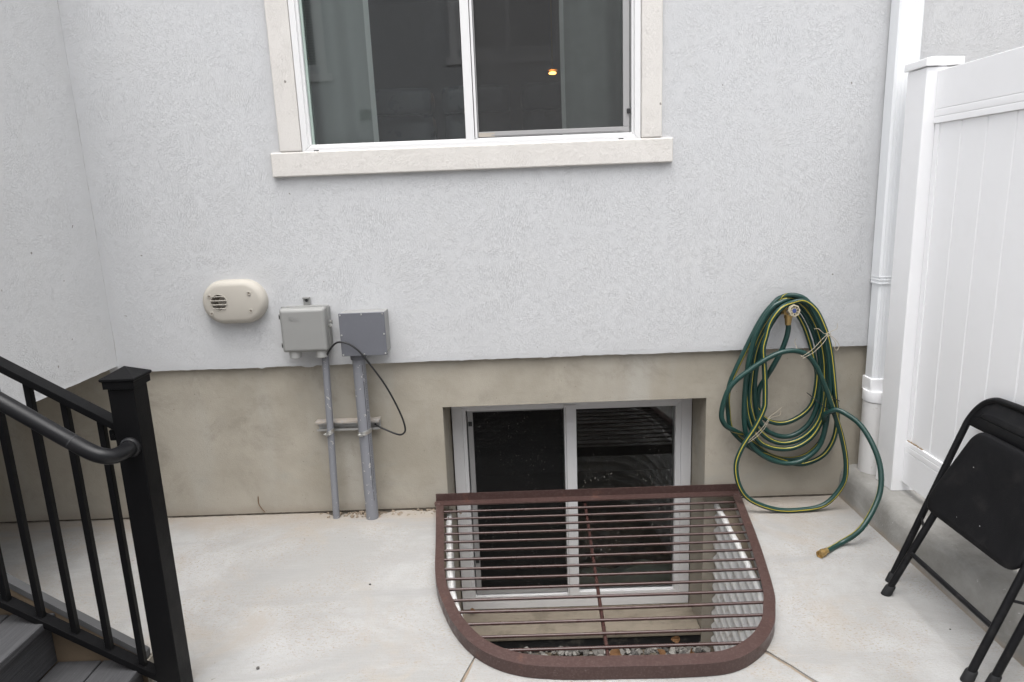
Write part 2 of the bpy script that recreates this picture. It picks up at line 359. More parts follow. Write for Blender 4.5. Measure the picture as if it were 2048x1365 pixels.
HOSE=[(1.254,-0.075,0.92,180),(1.257,-0.075,0.887,180),(1.247,-0.075,0.834,180),(1.226,-0.075,0.775,180),(1.187,-0.075,0.698,180),(1.175,-0.045,0.649,170),(1.151,-0.035,0.598,160),(1.145,-0.03,0.548,150),(1.156,-0.02,0.474,-30),(1.19,-0.02,0.429,-30),(1.247,-0.02,0.407,-30),(1.31,-0.02,0.414,-30),(1.381,-0.02,0.458,-30),(1.418,-0.02,0.52,-30),(1.429,-0.02,0.638,-30),(1.412,-0.02,0.713,-30),(1.383,-0.02,0.812,-30),(1.348,-0.02,0.898,-30),(1.307,-0.02,0.958,-30),(1.259,-0.02,0.979,-30),(1.202,-0.035,0.926,150),(1.159,-0.035,0.831,150),(1.132,-0.035,0.71,150),(1.125,-0.035,0.586,150),(1.142,-0.035,0.459,150),(1.181,-0.035,0.389,150),(1.215,-0.035,0.362,150),(1.263,-0.035,0.344,150),(1.312,-0.035,0.345,150),(1.364,-0.035,0.372,150),(1.405,-0.035,0.421,150),(1.431,-0.035,0.499,150),(1.439,-0.035,0.599,150),(1.432,-0.035,0.723,150),(1.407,-0.035,0.822,150),(1.369,-0.035,0.908,150),(1.324,-0.035,0.974,150),(1.271,-0.035,0.997,150),(1.206,-0.05,0.971,-25),(1.158,-0.05,0.895,-25),(1.115,-0.05,0.788,-25),(1.1,-0.05,0.666,-25),(1.095,-0.05,0.541,-25),(1.11,-0.05,0.468,-25),(1.131,-0.05,0.411,-25),(1.162,-0.05,0.369,-25),(1.211,-0.05,0.331,-25),(1.269,-0.05,0.314,-25),(1.336,-0.05,0.327,-25),(1.392,-0.05,0.366,-25),(1.431,-0.05,0.425,-25),(1.45,-0.05,0.503,-25),(1.451,-0.05,0.603,-25),(1.441,-0.05,0.727,-25),(1.419,-0.05,0.825,-25),(1.381,-0.05,0.917,-25),(1.331,-0.05,0.988,-25),(1.278,-0.05,1.014,-25),(1.195,-0.065,0.984,-30),(1.134,-0.065,0.898,-30),(1.093,-0.065,0.792,-30),(1.074,-0.065,0.671,-30),(1.071,-0.065,0.547,-30),(1.092,-0.065,0.433,-30),(1.139,-0.065,0.34,-30),(1.197,-0.065,0.302,-30),(1.269,-0.065,0.289,-30),(1.332,-0.065,0.3,-30),(1.392,-0.065,0.34,-30),(1.431,-0.065,0.4,-30),(1.454,-0.065,0.483,-30),(1.461,-0.065,0.607,-30),(1.453,-0.065,0.73,-30),(1.429,-0.065,0.828,-30),(1.388,-0.065,0.925,-30),(1.338,-0.065,1.002,-30),(1.278,-0.065,1.03,-30),(1.187,-0.085,1.004,150),(1.141,-0.085,0.945,150),(1.102,-0.085,0.862,150),(1.082,-0.085,0.778,150),(1.069,-0.085,0.688,150),(1.062,-0.085,0.581,150),(1.063,-0.085,0.456,150),(1.08,-0.085,0.364,150),(1.119,-0.085,0.302,150),(1.182,-0.085,0.254,150),(1.24,-0.085,0.23,150),(1.289,-0.085,0.223,150),(1.346,-0.085,0.234,150),(1.401,-0.085,0.272,150),(1.436,-0.085,0.321,150),(1.454,-0.085,0.401,150),(1.461,-0.085,0.49,150),(1.463,-0.085,0.613,150),(1.451,-0.085,0.735,150),(1.427,-0.085,0.832,150),(1.392,-0.085,0.916,150),(1.336,-0.085,1.015,150),(1.272,-0.085,1.047,150),(1.222,-0.055,1.033,-20),(1.182,-0.055,0.997,-20),(1.142,-0.055,0.944,-20),(1.105,-0.055,0.874,-20),(1.066,-0.055,0.788,-20),(1.029,-0.055,0.704,-20),(1,-0.055,0.629,-20),(0.99,-0.055,0.557,-20),(1.002,-0.03,0.488,-30),(1.017,-0.03,0.398,-30),(1.063,-0.03,0.337,-30),(1.128,-0.03,0.283,-30),(1.229,-0.03,0.234,-30),(1.329,-0.03,0.199,-30),(1.4,-0.03,0.197,-30),(1.479,-0.03,0.238,-30),(1.523,-0.03,0.317,-30),(1.534,-0.03,0.42,-30),(1.491,-0.09,0.539,-10),(1.464,-0.09,0.719,-10),(1.441,-0.09,0.825,-10),(1.413,-0.09,0.902,-10),(1.372,-0.09,0.977,-10),(1.317,-0.09,1.021,-10),(1.261,-0.09,1.014,-10),(1.201,-0.115,0.992,20),(1.158,-0.115,0.933,20),(1.14,-0.115,0.863,20),(1.129,-0.115,0.802,20),(1.139,-0.115,0.716,20),(1.148,-0.115,0.567,20),(1.143,-0.115,0.51,20),(1.106,-0.115,0.425,20),(1.048,-0.12,0.328,30),(1.019,-0.125,0.242,30),(1.031,-0.14,0.146,30),(1.083,-0.15,0.071,20),(1.204,-0.155,0.019,10),(1.324,-0.157,0,0),(1.444,-0.152,0.035,10),(1.525,-0.145,0.13,10),(1.538,-0.14,0.229,0),(1.515,-0.135,0.354,0),(1.474,-0.13,0.478,20),(1.422,-0.125,0.614,60),(1.369,-0.125,0.724,60),(1.32,-0.125,0.778,170),(1.25,-0.125,0.795,170),(1.17,-0.125,0.774,170),(1.069,-0.125,0.711,170),(0.978,-0.125,0.63,170),(0.942,-0.125,0.509,170),(0.96,-0.125,0.446,170),(1.02,-0.09,0.401,40),(1.075,-0.05,0.362,-20),(1.12,-0.05,0.322,-20),(1.222,-0.015,0.239,-60),(1.309,-0.015,0.215,-60),(1.395,-0.015,0.23,-60),(1.46,-0.015,0.291,-60),(1.468,-0.05,0.388,180),(1.432,-0.11,0.468,180),(1.45,-0.14,0.5,160),(1.48,-0.165,0.509,120),(1.544,-0.23,0.461,120),(1.577,-0.31,0.37,120),(1.58,-0.37,0.276,120),(1.546,-0.42,0.182,110),(1.451,-0.48,0.078,90),(1.364,-0.482,0.012,90),(1.269,-0.548,0.012,90) ]
CABLE=[(-0.906,-0.075,0.84),(-0.882,-0.09,0.876),(-0.846,-0.12,0.908),(-0.815,-0.135,0.915),(-0.776,-0.14,0.903),(-0.734,-0.14,0.866),(-0.689,-0.135,0.799),(-0.641,-0.12,0.713),(-0.604,-0.105,0.626),(-0.574,-0.09,0.536),(-0.563,-0.08,0.477),(-0.568,-0.075,0.447),(-0.592,-0.07,0.434),(-0.632,-0.055,0.442),(-0.697,-0.03,0.464),(-0.721,-0.012,0.473) ]

# ================================================================== SETTING
# outline of the grate, seen from above, from the wall round the front and back to the wall
GO = [(-.4505,.012),(-.41,-.35),(-.373,-.70),(-.315,-.91),(-.25,-1.055),(-.165,-1.165),(-.05,-1.235),(.1,-1.262),(.3,-1.268),
      (.5,-1.270),(.655,-1.255),(.77,-1.185),(.85,-1.085),(.894,-.985),(.931,-.87),(.985,-.6),(1.03,-.33),(1.080,.012)]
GO = [(p.x, p.y) for p in catmull([(x, y, 0) for x, y in GO], 5)]
LO = [(-.388,.022),(-.36,-.3),(-.318,-.65),(-.258,-.88),(-.198,-1.02),(-.13,-1.115),(-.03,-1.175),(.1,-1.2),(.3,-1.206),(.5,-1.203),
      (.655,-1.20),(.765,-1.13),(.842,-1.03),(.895,-.9),(.928,-.72),(.948,-.5),(.962,-.25),(.975,.022)]
LO = [(p.x, p.y) for p in catmull([(x, y, 0) for x, y in LO], 5)]
HO = offset2(GO, .02)                      # edge of the hole in the slab (under the frame)
iL = min(range(len(HO)), key=lambda i: (HO[i][0]+.20)**2+(HO[i][1]+1.13)**2)
iR = min(range(len(HO)), key=lambda i: (HO[i][0]-.79)**2+(HO[i][1]+1.15)**2)

g = MB()                                   # big ground sheet, left open where the well goes down
X0, X1, Y0, Y1 = -.55, 1.2, -1.4, .02
for a in ((-300, X0, -300, 300), (X1, 300, -300, 300), (X0, X1, -300, Y0), (X0, X1, 3.6, 300)):
    g.quad((a[0], a[2], -.16), (a[1], a[2], -.16), (a[1], a[3], -.16), (a[0], a[3], -.16))
ground = g.build('ground', SOIL); tag(ground, kind='structure')

# patio: a bed with three poured slabs on it, joints left open between them
bed = MB()
for a in ((-3.9, X0, -7.4, .02), (X1, 1.9, -7.4, .02), (X0, X1, -7.4, Y0)):
    bed.quad((a[0], a[2], -.045), (a[1], a[2], -.045), (a[1], a[3], -.045), (a[0], a[3], -.045))
patio = bed.build('patio', SOIL); tag(patio, kind='structure')
def resample_(P, n):
    d = [0]
    for i in range(1, len(P)): d.append(d[-1]+math.dist(P[i], P[i-1]))
    out = []; j = 0
    for k in range(n+1):
        t = d[-1]*k/n
        while j < len(P)-2 and d[j+1] < t: j += 1
        u = (t-d[j])/max(1e-9, d[j+1]-d[j]); out.append((P[j][0]+(P[j+1][0]-P[j][0])*u, P[j][1]+(P[j+1][1]-P[j][1])*u))
    return out
def jit(x, a, s=7., seed=0.): return mnoise.noise(Vector((x*s, seed, 0)))*a
def slab(poly):
    m = MB(); n = len(poly)
    bm = bmesh.new(); vs_ = [bm.verts.new((x, y, 0)) for x, y in poly]; f = bm.faces.new(vs_)
    if f.normal.z < 0: f.normal_flip()
    f.normal_update()
    if f.normal.z < 0: bmesh.ops.reverse_faces(bm, faces=[f])
    ex = bmesh.ops.extrude_face_region(bm, geom=[f])
    for v in [e for e in ex['geom'] if isinstance(e, bmesh.types.BMVert)]: v.co.z = -.1
    bmesh.ops.recalc_face_normals(bm, faces=bm.faces)
    bm.edges.ensure_lookup_table()
    es = [e for e in bm.edges if all(abs(v.co.z) < 1e-6 for v in e.verts)]
    bmesh.ops.bevel(bm, geom=es, offset=.006, segments=2, profile=.6, affect='EDGES', clamp_overlap=True)
    bmesh.ops.triangulate(bm, faces=[f for f in bm.faces if len(f.verts) > 4])
    me = bpy.data.meshes.new('slab'); bm.to_mesh(me); bm.free(); me.materials.append(SLAB)
    return add('slab', me, patio)
def back_edge(xa, xb, seed):
    n = max(2, int(abs(xb-xa)/.022)); out = []
    for i in range(n+1):
        x = xa+(xb-xa)*i/n
        pit = sum(math.exp(-((x-c)/wd)**2)*d for c, wd, d in ((-.945, .05, .06), (-.762, .07, .075), (-.5, .06, .03)))
        out.append((x, .014+jit(x, .004, 6, seed)+jit(x, .004, 31, seed)-pit*(.75+jit(x, .5, 40, 3))))
    return out
def jpts(a, b, s, n=60):
    return [(a[0]+(b[0]-a[0])*i/n+jit(i*.11, .0035, 3, s), a[1]+(b[1]-a[1])*i/n) for i in range(n+1)]
JLe = (-.2155-.298*5.8, -1.1524-5.8); JRe = (1.60, -1.1755-1.165)
jl = jpts(HO[iL], JLe, 1.); jr = jpts(HO[iR], JRe, 2.)
gap = .006
slab(back_edge(-3.9, HO[0][0], 1)+HO[:iL+1]+[(x-gap, y) for x, y in jl[1:]]+[(-3.9, JLe[1])])
slab(list(reversed([(x+gap, y) for x, y in jl[1:]]))+HO[iL:iR+1]+[(x-gap, y-gap*.5) for x, y in jr[1:]]+[(1.60, JLe[1])])
slab([(x+gap, y+gap*.5) for x, y in reversed(jr[1:])]+HO[iR:]+back_edge(HO[-1][0], 1.60, 5)+[(1.60, -2.0)])
for J in (jl, jr):                          # dirt washed into the open joints
    s = MB(); s.rings([[(x-.008, y-.003, -.007+jit(i, .004, .9, 1)), (x+.008, y+.003, -.007+jit(i, .004, .8, 6))] for i, (x, y) in enumerate(resample_(J, 400))], False, False, False)
    s.build('joint_dirt', CRUMB, patio)
for xa, xb, sd_ in ((-3.9, -.455, 1.), (1.085, 1.585, 5.)):   # dark open crack where slab meets foundation
    s = MB(); n = int((xb-xa)/.008)
    s.rings([[(xa+(xb-xa)*i/n, .0235-.0055-jit(xa+(xb-xa)*i/n, .009, 9, sd_)-jit(xa+(xb-xa)*i/n, .005, 45, sd_), .0018), (xa+(xb-xa)*i/n, .0252, .0035)] for i in range(n+1)], False, False, False)
    s.build('wall_crack', DARKSOIL, patio)
# soil packed between liner and slab
s = MB(); N_ = 140
def resample(P, n):
    d = [0]
    for i in range(1, len(P)): d.append(d[-1]+math.dist(P[i], P[i-1]))
    out = []; j = 0
    for k in range(n+1):
        t = d[-1]*k/n
        while j < len(P)-2 and d[j+1] < t: j += 1
        u = (t-d[j])/max(1e-9, d[j+1]-d[j]); out.append((P[j][0]+(P[j+1][0]-P[j][0])*u, P[j][1]+(P[j+1][1]-P[j][1])*u))
    return out
H2 = resample(offset2(HO, -.03), N_); L2 = resample(LO, N_)
rs = []
for k in range(N_+1):
    row = []
    for q in range(5):
        u = q/4; x = H2[k][0]*(1-u)+L2[k][0]*u; y = H2[k][1]*(1-u)+L2[k][1]*u
        row.append((x, y, -.035-.02*u+mnoise.noise(Vector((x*22, y*22, q)))*.012))
    rs.append(row)
s.rings(rs, False, False, False)
tag(s.build('soil', SOIL), kind='structure')

# kerb under the fence
prof = [(1.583, -.1), (1.583, 0), (1.592, .10), (1.602, .135), (1.622, .154), (1.655, .162), (2.05, .162), (2.05, -.1)]
k = MB(); rows = []
for i in range(181):
    y = .022-7.4*i/180
    rows.append([(x+(jit(y, .004, 5, j) if 0 < j < 6 else 0)+.004*(-y if y > -4 else 4)*(1 if j < 6 else 0), y, z+(jit(y, .003, 7, j+9) if 1 < j < 7 else 0)) for j, (x, z) in enumerate(prof)])
k.rings(rows)
kerb = k.build('kerb', KERB, sharp=50); tag(kerb, kind='structure')

# ================================================================== HOUSE
house = empty('house', (0, 0, 0), 'pale grey stucco house with tan foundation, filling the whole background', 'house')
WX0, WX1, WZ0, WZ1 = -.9445, .5795, 1.762, 3.286
wl = MB()
def cells(m, xs, zs, y, skip):
    for i in range(len(xs)-1):
        for j in range(len(zs)-1):
            if (i, j) in skip: continue
            m.quad((xs[i], y, zs[j]), (xs[i+1], y, zs[j]), (xs[i+1], y, zs[j+1]), (xs[i], y, zs[j+1]))
cells(wl, (-1.99, WX0, WX1, 6), (.80, WZ0, WZ1, 5.6), 0, {(1, 1)})
n = 420; lo = []
for i in range(n+1):
    x = -1.99+7.99*i/n
    z = .776+jit(x, .004, 4, 2)+jit(x, .0035, 27, 8)
    if abs(x+1.02) < .03 or abs(x+1.25) < .015: z -= .006
    lo.append((x, z))
for i in range(n):
    (a, za), (b, zb) = lo[i], lo[i+1]
    wl.quad((a, 0, .80), (b, 0, .80), (b, .001, zb), (a, .001, za)); wl.quad((a, .001, za), (b, .001, zb), (b, .03, zb+.004), (a, .03, za+.004))
for (xa, za, xb, zb) in ((WX0, WZ0, WX1, WZ0), (WX1, WZ0, WX1, WZ1), (WX1, WZ1, WX0, WZ1), (WX0, WZ1, WX0, WZ0)):
    wl.quad((xa, 0, za), (xb, 0, zb), (xb, .16, zb), (xa, .16, za))
wl.build('stucco_wall', STUCCO, house)
# foundation: opening for the basement window, side faces of the opening splayed a little
BX0, BX1, BZ0, BZ1 = -.389, .912, -.742, .535; FY = .025
f = MB()
cells(f, (-3.9, BX0, BX1, 6), (-1.25, BZ0, BZ1, .83), FY, {(1, 1), (1, 0)})
YF = .25
f.quad((BX0, FY, BZ0), (BX0, FY, BZ1), (-.374, YF+.12, BZ1), (-.374, YF+.12, BZ0))
f.quad((BX1, FY, BZ0), (BX1, FY, BZ1), (.902, YF+.12, BZ1), (.902, YF+.12, BZ0))
f.quad((BX0, FY, BZ1), (BX1, FY, BZ1), (BX1, YF+.12, BZ1), (BX0, YF+.12, BZ1))
f.build('foundation_wall', PARGE, house)
sl_ = MB(); sl_.box(BX0+.001, BX1-.001, FY-.012, YF+.12, BZ0-.035, BZ0)
sl_.build('window_ledge', LEDGE, house, bevel=.008)
tr_ = MB(); tr_.quad((BX0-.0, FY+.002, -1.25), (BX1, FY+.002, -1.25), (BX1, FY+.002, BZ0-.03), (BX0, FY+.002, BZ0-.03))
tr_.build('damp_proofing_coat', TAR, house)
# bump-out on the left, standing out over the patio
b = MB(); bx, bz, by = -1.945, .81, -1.12
ny = 60
b.quad((bx, by, .83), (bx, 0.01, .83), (bx, 0.01, 3.1), (bx, by, 3.1)); b.quad((-6, by, .81), (bx, by, .81), (bx, by, 3.1), (-6, by, 3.1)); b.quad((-6, by, 3.1), (bx, by, 3.1), (bx, .01, 3.3), (-6, .01, 3.3))
for i in range(ny):
    ya, yb = by-by*i/ny, by-by*(i+1)/ny
    za, zb = (bz+jit(y_, .003, 5, 4)+jit(y_, .002, 25, 3) for y_ in (ya, yb))
    b.quad((bx, ya, .83), (bx, yb+(.01 if i == ny-1 else 0), .83), (bx+.001, yb+(.01 if i == ny-1 else 0), zb), (bx+.001, ya, za))
    b.quad((bx+.001, ya, za), (bx+.001, yb, zb), (bx-.03, yb, zb+.004), (bx-.03, ya, za+.004))
b.build('bump_out_wall', STUCCO_SIDE, house)
b = MB(); b.quad((-6, by+.002, .822), (bx-.028, by+.002, .822), (bx-.028, .024, .822), (-6, .024, .822)); b.build('soffit', SOFFIT, house)
# trim round the main window
def band(x0, x1, z0, z1, y, name='window_trim'):
    m = MB(); m.box(x0, x1, y, .004, z0, z1); return m.build(name, TRIM, house, bevel=.007, seg=3)
band(-1.046, WX0-.001, 1.7735, 3.30, -.020); band(WX1+.001, .674, 1.7735, 3.30, -.020); band(-1.046, .674, 3.302, 3.41, -.020)
band(-1.089, .7235, 1.664, 1.7725, -.0225, 'window_sill')
crk = MB(); z_ = .83; ps_ = []
while z_ < 3.05:
    wq = max(0, .0001+jit(z_, .0028, 5, 3)+jit(z_, .0018, 30, 2)); dx = jit(z_, .003, 9, 7)
    ps_.append([(bx+.001+dx-wq, -.0015-abs(jit(z_, .001, 20, 1)), z_), (bx+.001+dx+wq, -.0013, z_)]); z_ += .012
crk.rings(ps_, False, False, False); crk.build('corner_crack', CRACK, house)
# main window
WT = 3.2865
def win_frame(name, x0, x1, z0, z1, y0, y1, wdt, mats, parent):
    m = MB()
    m.prism([(x0, z0), (x1, z0), (x1-wdt, z0+wdt), (x0+wdt, z0+wdt)], 'y', y0, y1)
    m.prism([(x0, z1), (x0+wdt, z1-wdt), (x1-wdt, z1-wdt), (x1, z1)], 'y', y0, y1)
    m.prism([(x0, z0), (x0+wdt, z0+wdt), (x0+wdt, z1-wdt), (x0, z1)], 'y', y0, y1)
    m.prism([(x1, z0), (x1, z1), (x1-wdt, z1-wdt), (x1-wdt, z0+wdt)], 'y', y0, y1)
    return m.build(name, mats, parent, bevel=.0025, seg=2)
mwin = win_frame('window', WX0+.001, WX1-.001, WZ0+.001, WT-.001, -.016, .075, .027, WFRAME, house)
def part(name, m, mats, parent, bevel=.002, **kw): return m.build(name, mats, parent, bevel=bevel, **kw)
win_frame('inner_frame', WX0+.027, -.186, WZ0+.027, WT-.027, -.004, .07, .013, WFRAME, mwin)
win_frame('inner_frame', -.184, WX1-.027, WZ0+.027, WT-.027, -.004, .07, .013, WFRAME, mwin)
part('mullion', MB().box(-.2045, -.166, -.013, .07, WZ0+.028, WT-.028), WFRAME, mwin)
part('mullion_lip', MB().box(-.163, -.152, -.008, .06, WZ0+.04, WT-.04), WFRAME, mwin)
for x in (-.88, .49): part('weep_slot', MB().box(x-.011, x+.011, -.0175, -.0162, 1.772, 1.777), INK, mwin, 0)
part('pane', MB().quad((-.905, .022, 1.80), (-.19, .022, 1.80), (-.19, .022, WT-.04), (-.905, .022, WT-.04)), GLASS, mwin, 0)
part('glazing_bead', MB().box(-.9035, -.893, .012, .055, 1.803, WT-.04), SHEET, mwin)
part('pane', MB().quad((-.17, .05, 1.80), (.54, .05, 1.80), (.54, .05, WT-.04), (-.17, .05, WT-.04)), GLASS, mwin, 0)
part('screen_mesh', MB().quad((-.151, .016, 1.81), (.52, .016, 1.81), (.52, .016, WT-.05), (-.151, .016, WT-.05)), SCREEN, mwin, 0)
sf = MB(); sf.box(-.150, .532, .006, .022, 1.8055, 1.829); sf.box(.504, .532, .006, .022, 1.8295, WT-.05); sf.box(-.150, -.146, .006, .022, 1.8295, WT-.05)
part('screen_frame', sf, ALU, mwin)
part('screen_rail_lip', MB().box(-.09, .50, .003, .0055, 1.811, 1.816), ALU, mwin, .0005)
part('screen_tab', MB().box(.520, .5375, .000, .0055, 1.884, 1.905), INK, mwin)
part('paper_label', MB().box(-.148, -.075, .0035, .0058, 1.8065, 1.824), plain('label_paper', (.40, .36, .31), .9, .1), mwin, 0)
# room behind it
r_ = MB(); x0, x1, y0, y1, z0, z1 = -2.6, 2.6, .032, 4.6, 1.08, 3.55
r_.quad((x0, y1, z0), (x1, y1, z0), (x1, y1, z1), (x0, y1, z1)); r_.quad((x0, y0, z0), (x0, y1, z0), (x0, y1, z1), (x0, y0, z1))
r_.quad((x1, y0, z0), (x1, y1, z0), (x1, y1, z1), (x1, y0, z1)); r_.quad((x0, y0, z0), (x1, y0, z0), (x1, y1, z0), (x0, y1, z0)); r_.quad((x0, y0, z1), (x1, y0, z1), (x1, y1, z1), (x0, y1, z1))
r_.build('living_room', ROOM, house)
# basement window
bwin = win_frame('window', -.371, .9005, BZ0+.004, .507, YF, YF+.09, .055, WFRAME_OLD, house)
win_frame('inner_frame', -.3165, .252, BZ0+.0585, .4525, YF+.008, YF+.08, .020, WFRAME_OLD, bwin)
win_frame('inner_frame', .254, .846, BZ0+.0585, .4525, YF+.008, YF+.08, .029, WFRAME_OLD, bwin)
part('mullion', MB().box(.2245, .288, YF-.002, YF+.07, BZ0+.060, .4515), WFRAME_OLD, bwin)
part('frame_step', MB().box(.232, .2345, YF-.0045, YF-.0022, BZ0+.07, .44), ALU, bwin, 0)
part('pane', MB().quad((.27, YF+.035, BZ0+.08), (.82, YF+.035, BZ0+.08), (.82, YF+.035, .44), (.27, YF+.035, .44)), GLASS_B, bwin, 0)
part('pane', MB().quad((-.305, YF+.06, BZ0+.07), (.24, YF+.06, BZ0+.08), (.24, YF+.06, .44), (-.305, YF+.06, .44)), GLASS_B, bwin, 0)
part('screen_mesh', MB().quad((-.26, YF+.030, BZ0+.11), (.215, YF+.030, BZ0+.11), (.215, YF+.030, .425), (-.26, YF+.030, .425)), SCREEN_B, bwin, 0)
sf = MB(); sf.box(-.290, -.262, YF+.022, YF+.038, BZ0+.085, .432); sf.box(-.2615, .2235, YF+.022, YF+.038, .422, .432); sf.box(-.2615, .2235, YF+.022, YF+.038, BZ0+.085, BZ0+.118)
part('screen_frame', sf, ALU, bwin)
for z in (.345, -.46): part('screen_tab', MB().box(-.286, -.266, YF+.018, YF+.0215, z, z+.026), INK, bwin)
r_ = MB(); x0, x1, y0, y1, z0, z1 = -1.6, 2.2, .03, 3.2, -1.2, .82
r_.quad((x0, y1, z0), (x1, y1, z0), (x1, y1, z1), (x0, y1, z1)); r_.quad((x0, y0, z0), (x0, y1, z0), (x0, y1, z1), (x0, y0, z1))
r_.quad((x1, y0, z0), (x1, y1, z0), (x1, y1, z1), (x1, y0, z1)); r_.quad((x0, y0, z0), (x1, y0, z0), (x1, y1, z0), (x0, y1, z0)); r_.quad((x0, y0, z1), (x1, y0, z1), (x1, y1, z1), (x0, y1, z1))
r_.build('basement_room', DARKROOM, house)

# ------------------------------------------------ things seen through the windows
def curtain(label, xa, xb, hemx, hs):
    m = MB(); top, bot = 3.30, 1.70; nx = 60; rws = []
    for zi in range(9):
        z = bot+(top-bot)*zi/8; row = []
        for i in range(nx+1):
            x = xa+(xb-xa)*i/nx
            row.append((x+.006*math.sin(z*2), .17+.018*math.sin((x-xa)*26)+.008*math.sin(x*61+z), z))
        rws.append(row)
    m.rings(rws, False, False, False)
    o = m.build('curtain', CURTAIN); tag(o, label, 'curtain')
    h = MB(); h.rings([[(hemx+.006*math.sin(z*2)-.024*hs, .148, z), (hemx+.006*math.sin(z*2), .148, z)] for z in [bot+(top-bot)*q/8 for q in range(9)]], False, False, False)
    h.build('hem', HEM, o)
curtain('sheer grey curtain behind the left pane of the upper window', -1.25, -.625, -.622, 1)
curtain('dim grey curtain behind the right, screened pane of the upper window', .252, 1.0, .262, .8)
sofa = empty('sofa', (-.2, .9, 1.08), 'grey leather sofa back seen through the upper window', 'sofa')
def cushion(x0, x1, y0, y1, z0, z1, name, puff=.05):
    bm = bmesh.new(); bmesh.ops.create_cube(bm, size=1)
    bmesh.ops.subdivide_edges(bm, edges=bm.edges, cuts=7, use_grid_fill=True)
    for v in bm.verts:
        c = v.co*2; k_ = 1-.10*(abs(c.x)**4+abs(c.z)**4)
        wr = .012*mnoise.noise(Vector((c.x*4+x0*9, c.z*4, c.y)))
        v.co = Vector(((x0+x1)/2+c.x*(x1-x0)/2*(1-.05*(abs(c.z)**3)), (y0+y1)/2+c.y*(y1-y0)/2*k_*(1+puff)+wr, (z0+z1)/2+c.z*(z1-z0)/2*(1-.04*abs(c.x)**3)+wr))
    me = bpy.data.meshes.new(name); bm.to_mesh(me); bm.free(); me.materials.append(LEATHER)
    me.polygons.foreach_set('use_smooth', [True]*len(me.polygons)); return add(name, me, sofa)
for a in (-.78, -.36, .06): cushion(a, a+.36, .60, .80, 1.985, 2.115, 'head_cushion', .25); cushion(a, a+.36, .66, .90, 1.55, 1.99, 'back_cushion')
cushion(-.95, .62, .80, 1.6, 1.12, 1.55, 'seat_base')
lamp = empty('ceiling_lamp', (.401, 3.5, 2.70), 'small warm lit ceiling lamp seen through the right upper pane', 'lamp')
MB().tube([(.401, 3.5, 3.55), (.401, 3.5, 2.66)], .006, 8).build('stem', BRASS, lamp)
t = NT('lit_lamp_glass'); t.b.inputs['Emission Color'].default_value = (1, .42, .09, 1); t.b.inputs['Emission Strength'].default_value = 7
MB().lathe((.401, 3.5, 2.612), (0, 0, 1), [(0, .012), (.004, .030), (.012, .036), (.020, .030), (.026, .01)], 20).build('bulb', t.m, lamp)
MB().lathe((.401, 3.5, 2.647), (0, 0, 1), [(0, .05), (.012, .045), (.03, .014)], 20).build('shade', BRASS, lamp)
ps = MB(); rws = []
for i in range(25):
    x = .29+.55*i/24; row = []
    for j in range(7):
        a = math.pi*j/6; rr = (.05+.03*math.sin(i*.5)*.4+.045*i/24)*(1+.15*mnoise.noise(Vector((i*.5, j, 0))))
        row.append((x, .40-math.cos(a)*.05, BZ0+.055+math.sin(a)*rr*1.5))
    rws.append(row)
ps.rings(rws, False, False, False)
tag(ps.build('plastic_sheet', SHEET), 'crumpled pale green plastic sheet lying inside the basement window', 'plastic sheet')

# ------------------------------------------------ house across the yard, behind the camera (mirrored in the panes)
opp = empty('neighbouring_house', (0, -7.4, 0), 'stucco house across the yard, mirrored in the upper window panes', 'house')
OY = -7.0
m = MB(); wins = [(-4.1, -2.67, 3.40, 4.9), (-.72, .72, 3.55, 4.9), (-4.1, -2.67, 6.2, 7.0)]
xs = (-14, -4.1, -2.67, -.72, .72, 14); zs = (-.15, 3.40, 3.55, 4.9, 5.3)
cells(m, xs, zs, OY, {(1, 1), (1, 2), (3, 2)})
m.quad((-14, OY, 5.3), (14, OY, 5.3), (14, OY-8, 5.3), (-14, OY-8, 5.3)); m.quad((-14, OY-8, -.15), (14, OY-8, -.15), (14, OY-8, 5.3), (-14, OY-8, 5.3))
m.quad((-14, OY, -.15), (-14, OY-8, -.15), (-14, OY-8, 5.3), (-14, OY, 5.3)); m.quad((14, OY, -.15), (14, OY-8, -.15), (14, OY-8, 5.3), (14, OY, 5.3))
m.build('stucco_wall', STUCCO, opp)
for (a, b_, c_, d) in ((-4.1, -2.67, 3.40, 4.9), (-.72, .72, 3.55, 4.9)):
    wf = MB(); wf.box(a, b_, OY-.1, OY-.05, c_, d); wo_ = wf.build('window', DARK, opp)
    fr = MB()
    for (p, q, r__, s_) in ((a-.1, a, c_-.1, d+.1), (b_, b_+.1, c_-.1, d+.1), (a, b_, d, d+.1), (a-.16, b_+.16, c_-.2, c_-.1)): fr.box(p, q, OY-.002, OY+.03, r__, s_)
    fr.box(a, b_, OY-.04, OY-.005, c_-.1, c_+.03); fr.box(a, a+.05, OY-.04, OY-.005, c_+.03, d); fr.box(b_-.05, b_, OY-.04, OY-.005, c_+.03, d); fr.box((a+b_)/2-.03, (a+b_)/2+.03, OY-.04, OY-.005, c_+.03, d)
    fr.build('frame', WFRAME, wo_)
    bl = MB()
    for i in range(40): bl.box(a+.05, b_-.05, OY-.048, OY-.044, c_+.05+i*.035, c_+.07+i*.035)
    bl.build('blind', ALU, wo_)
vt = MB(); vt.box(-2.16, -2.0, OY, OY+.03, 2.65, 2.8)
for i in range(5): vt.box(-2.15, -2.01, OY+.03, OY+.04, 2.665+i*.027, 2.675+i*.027)
vt.build('wall_vent', GREY1, opp)

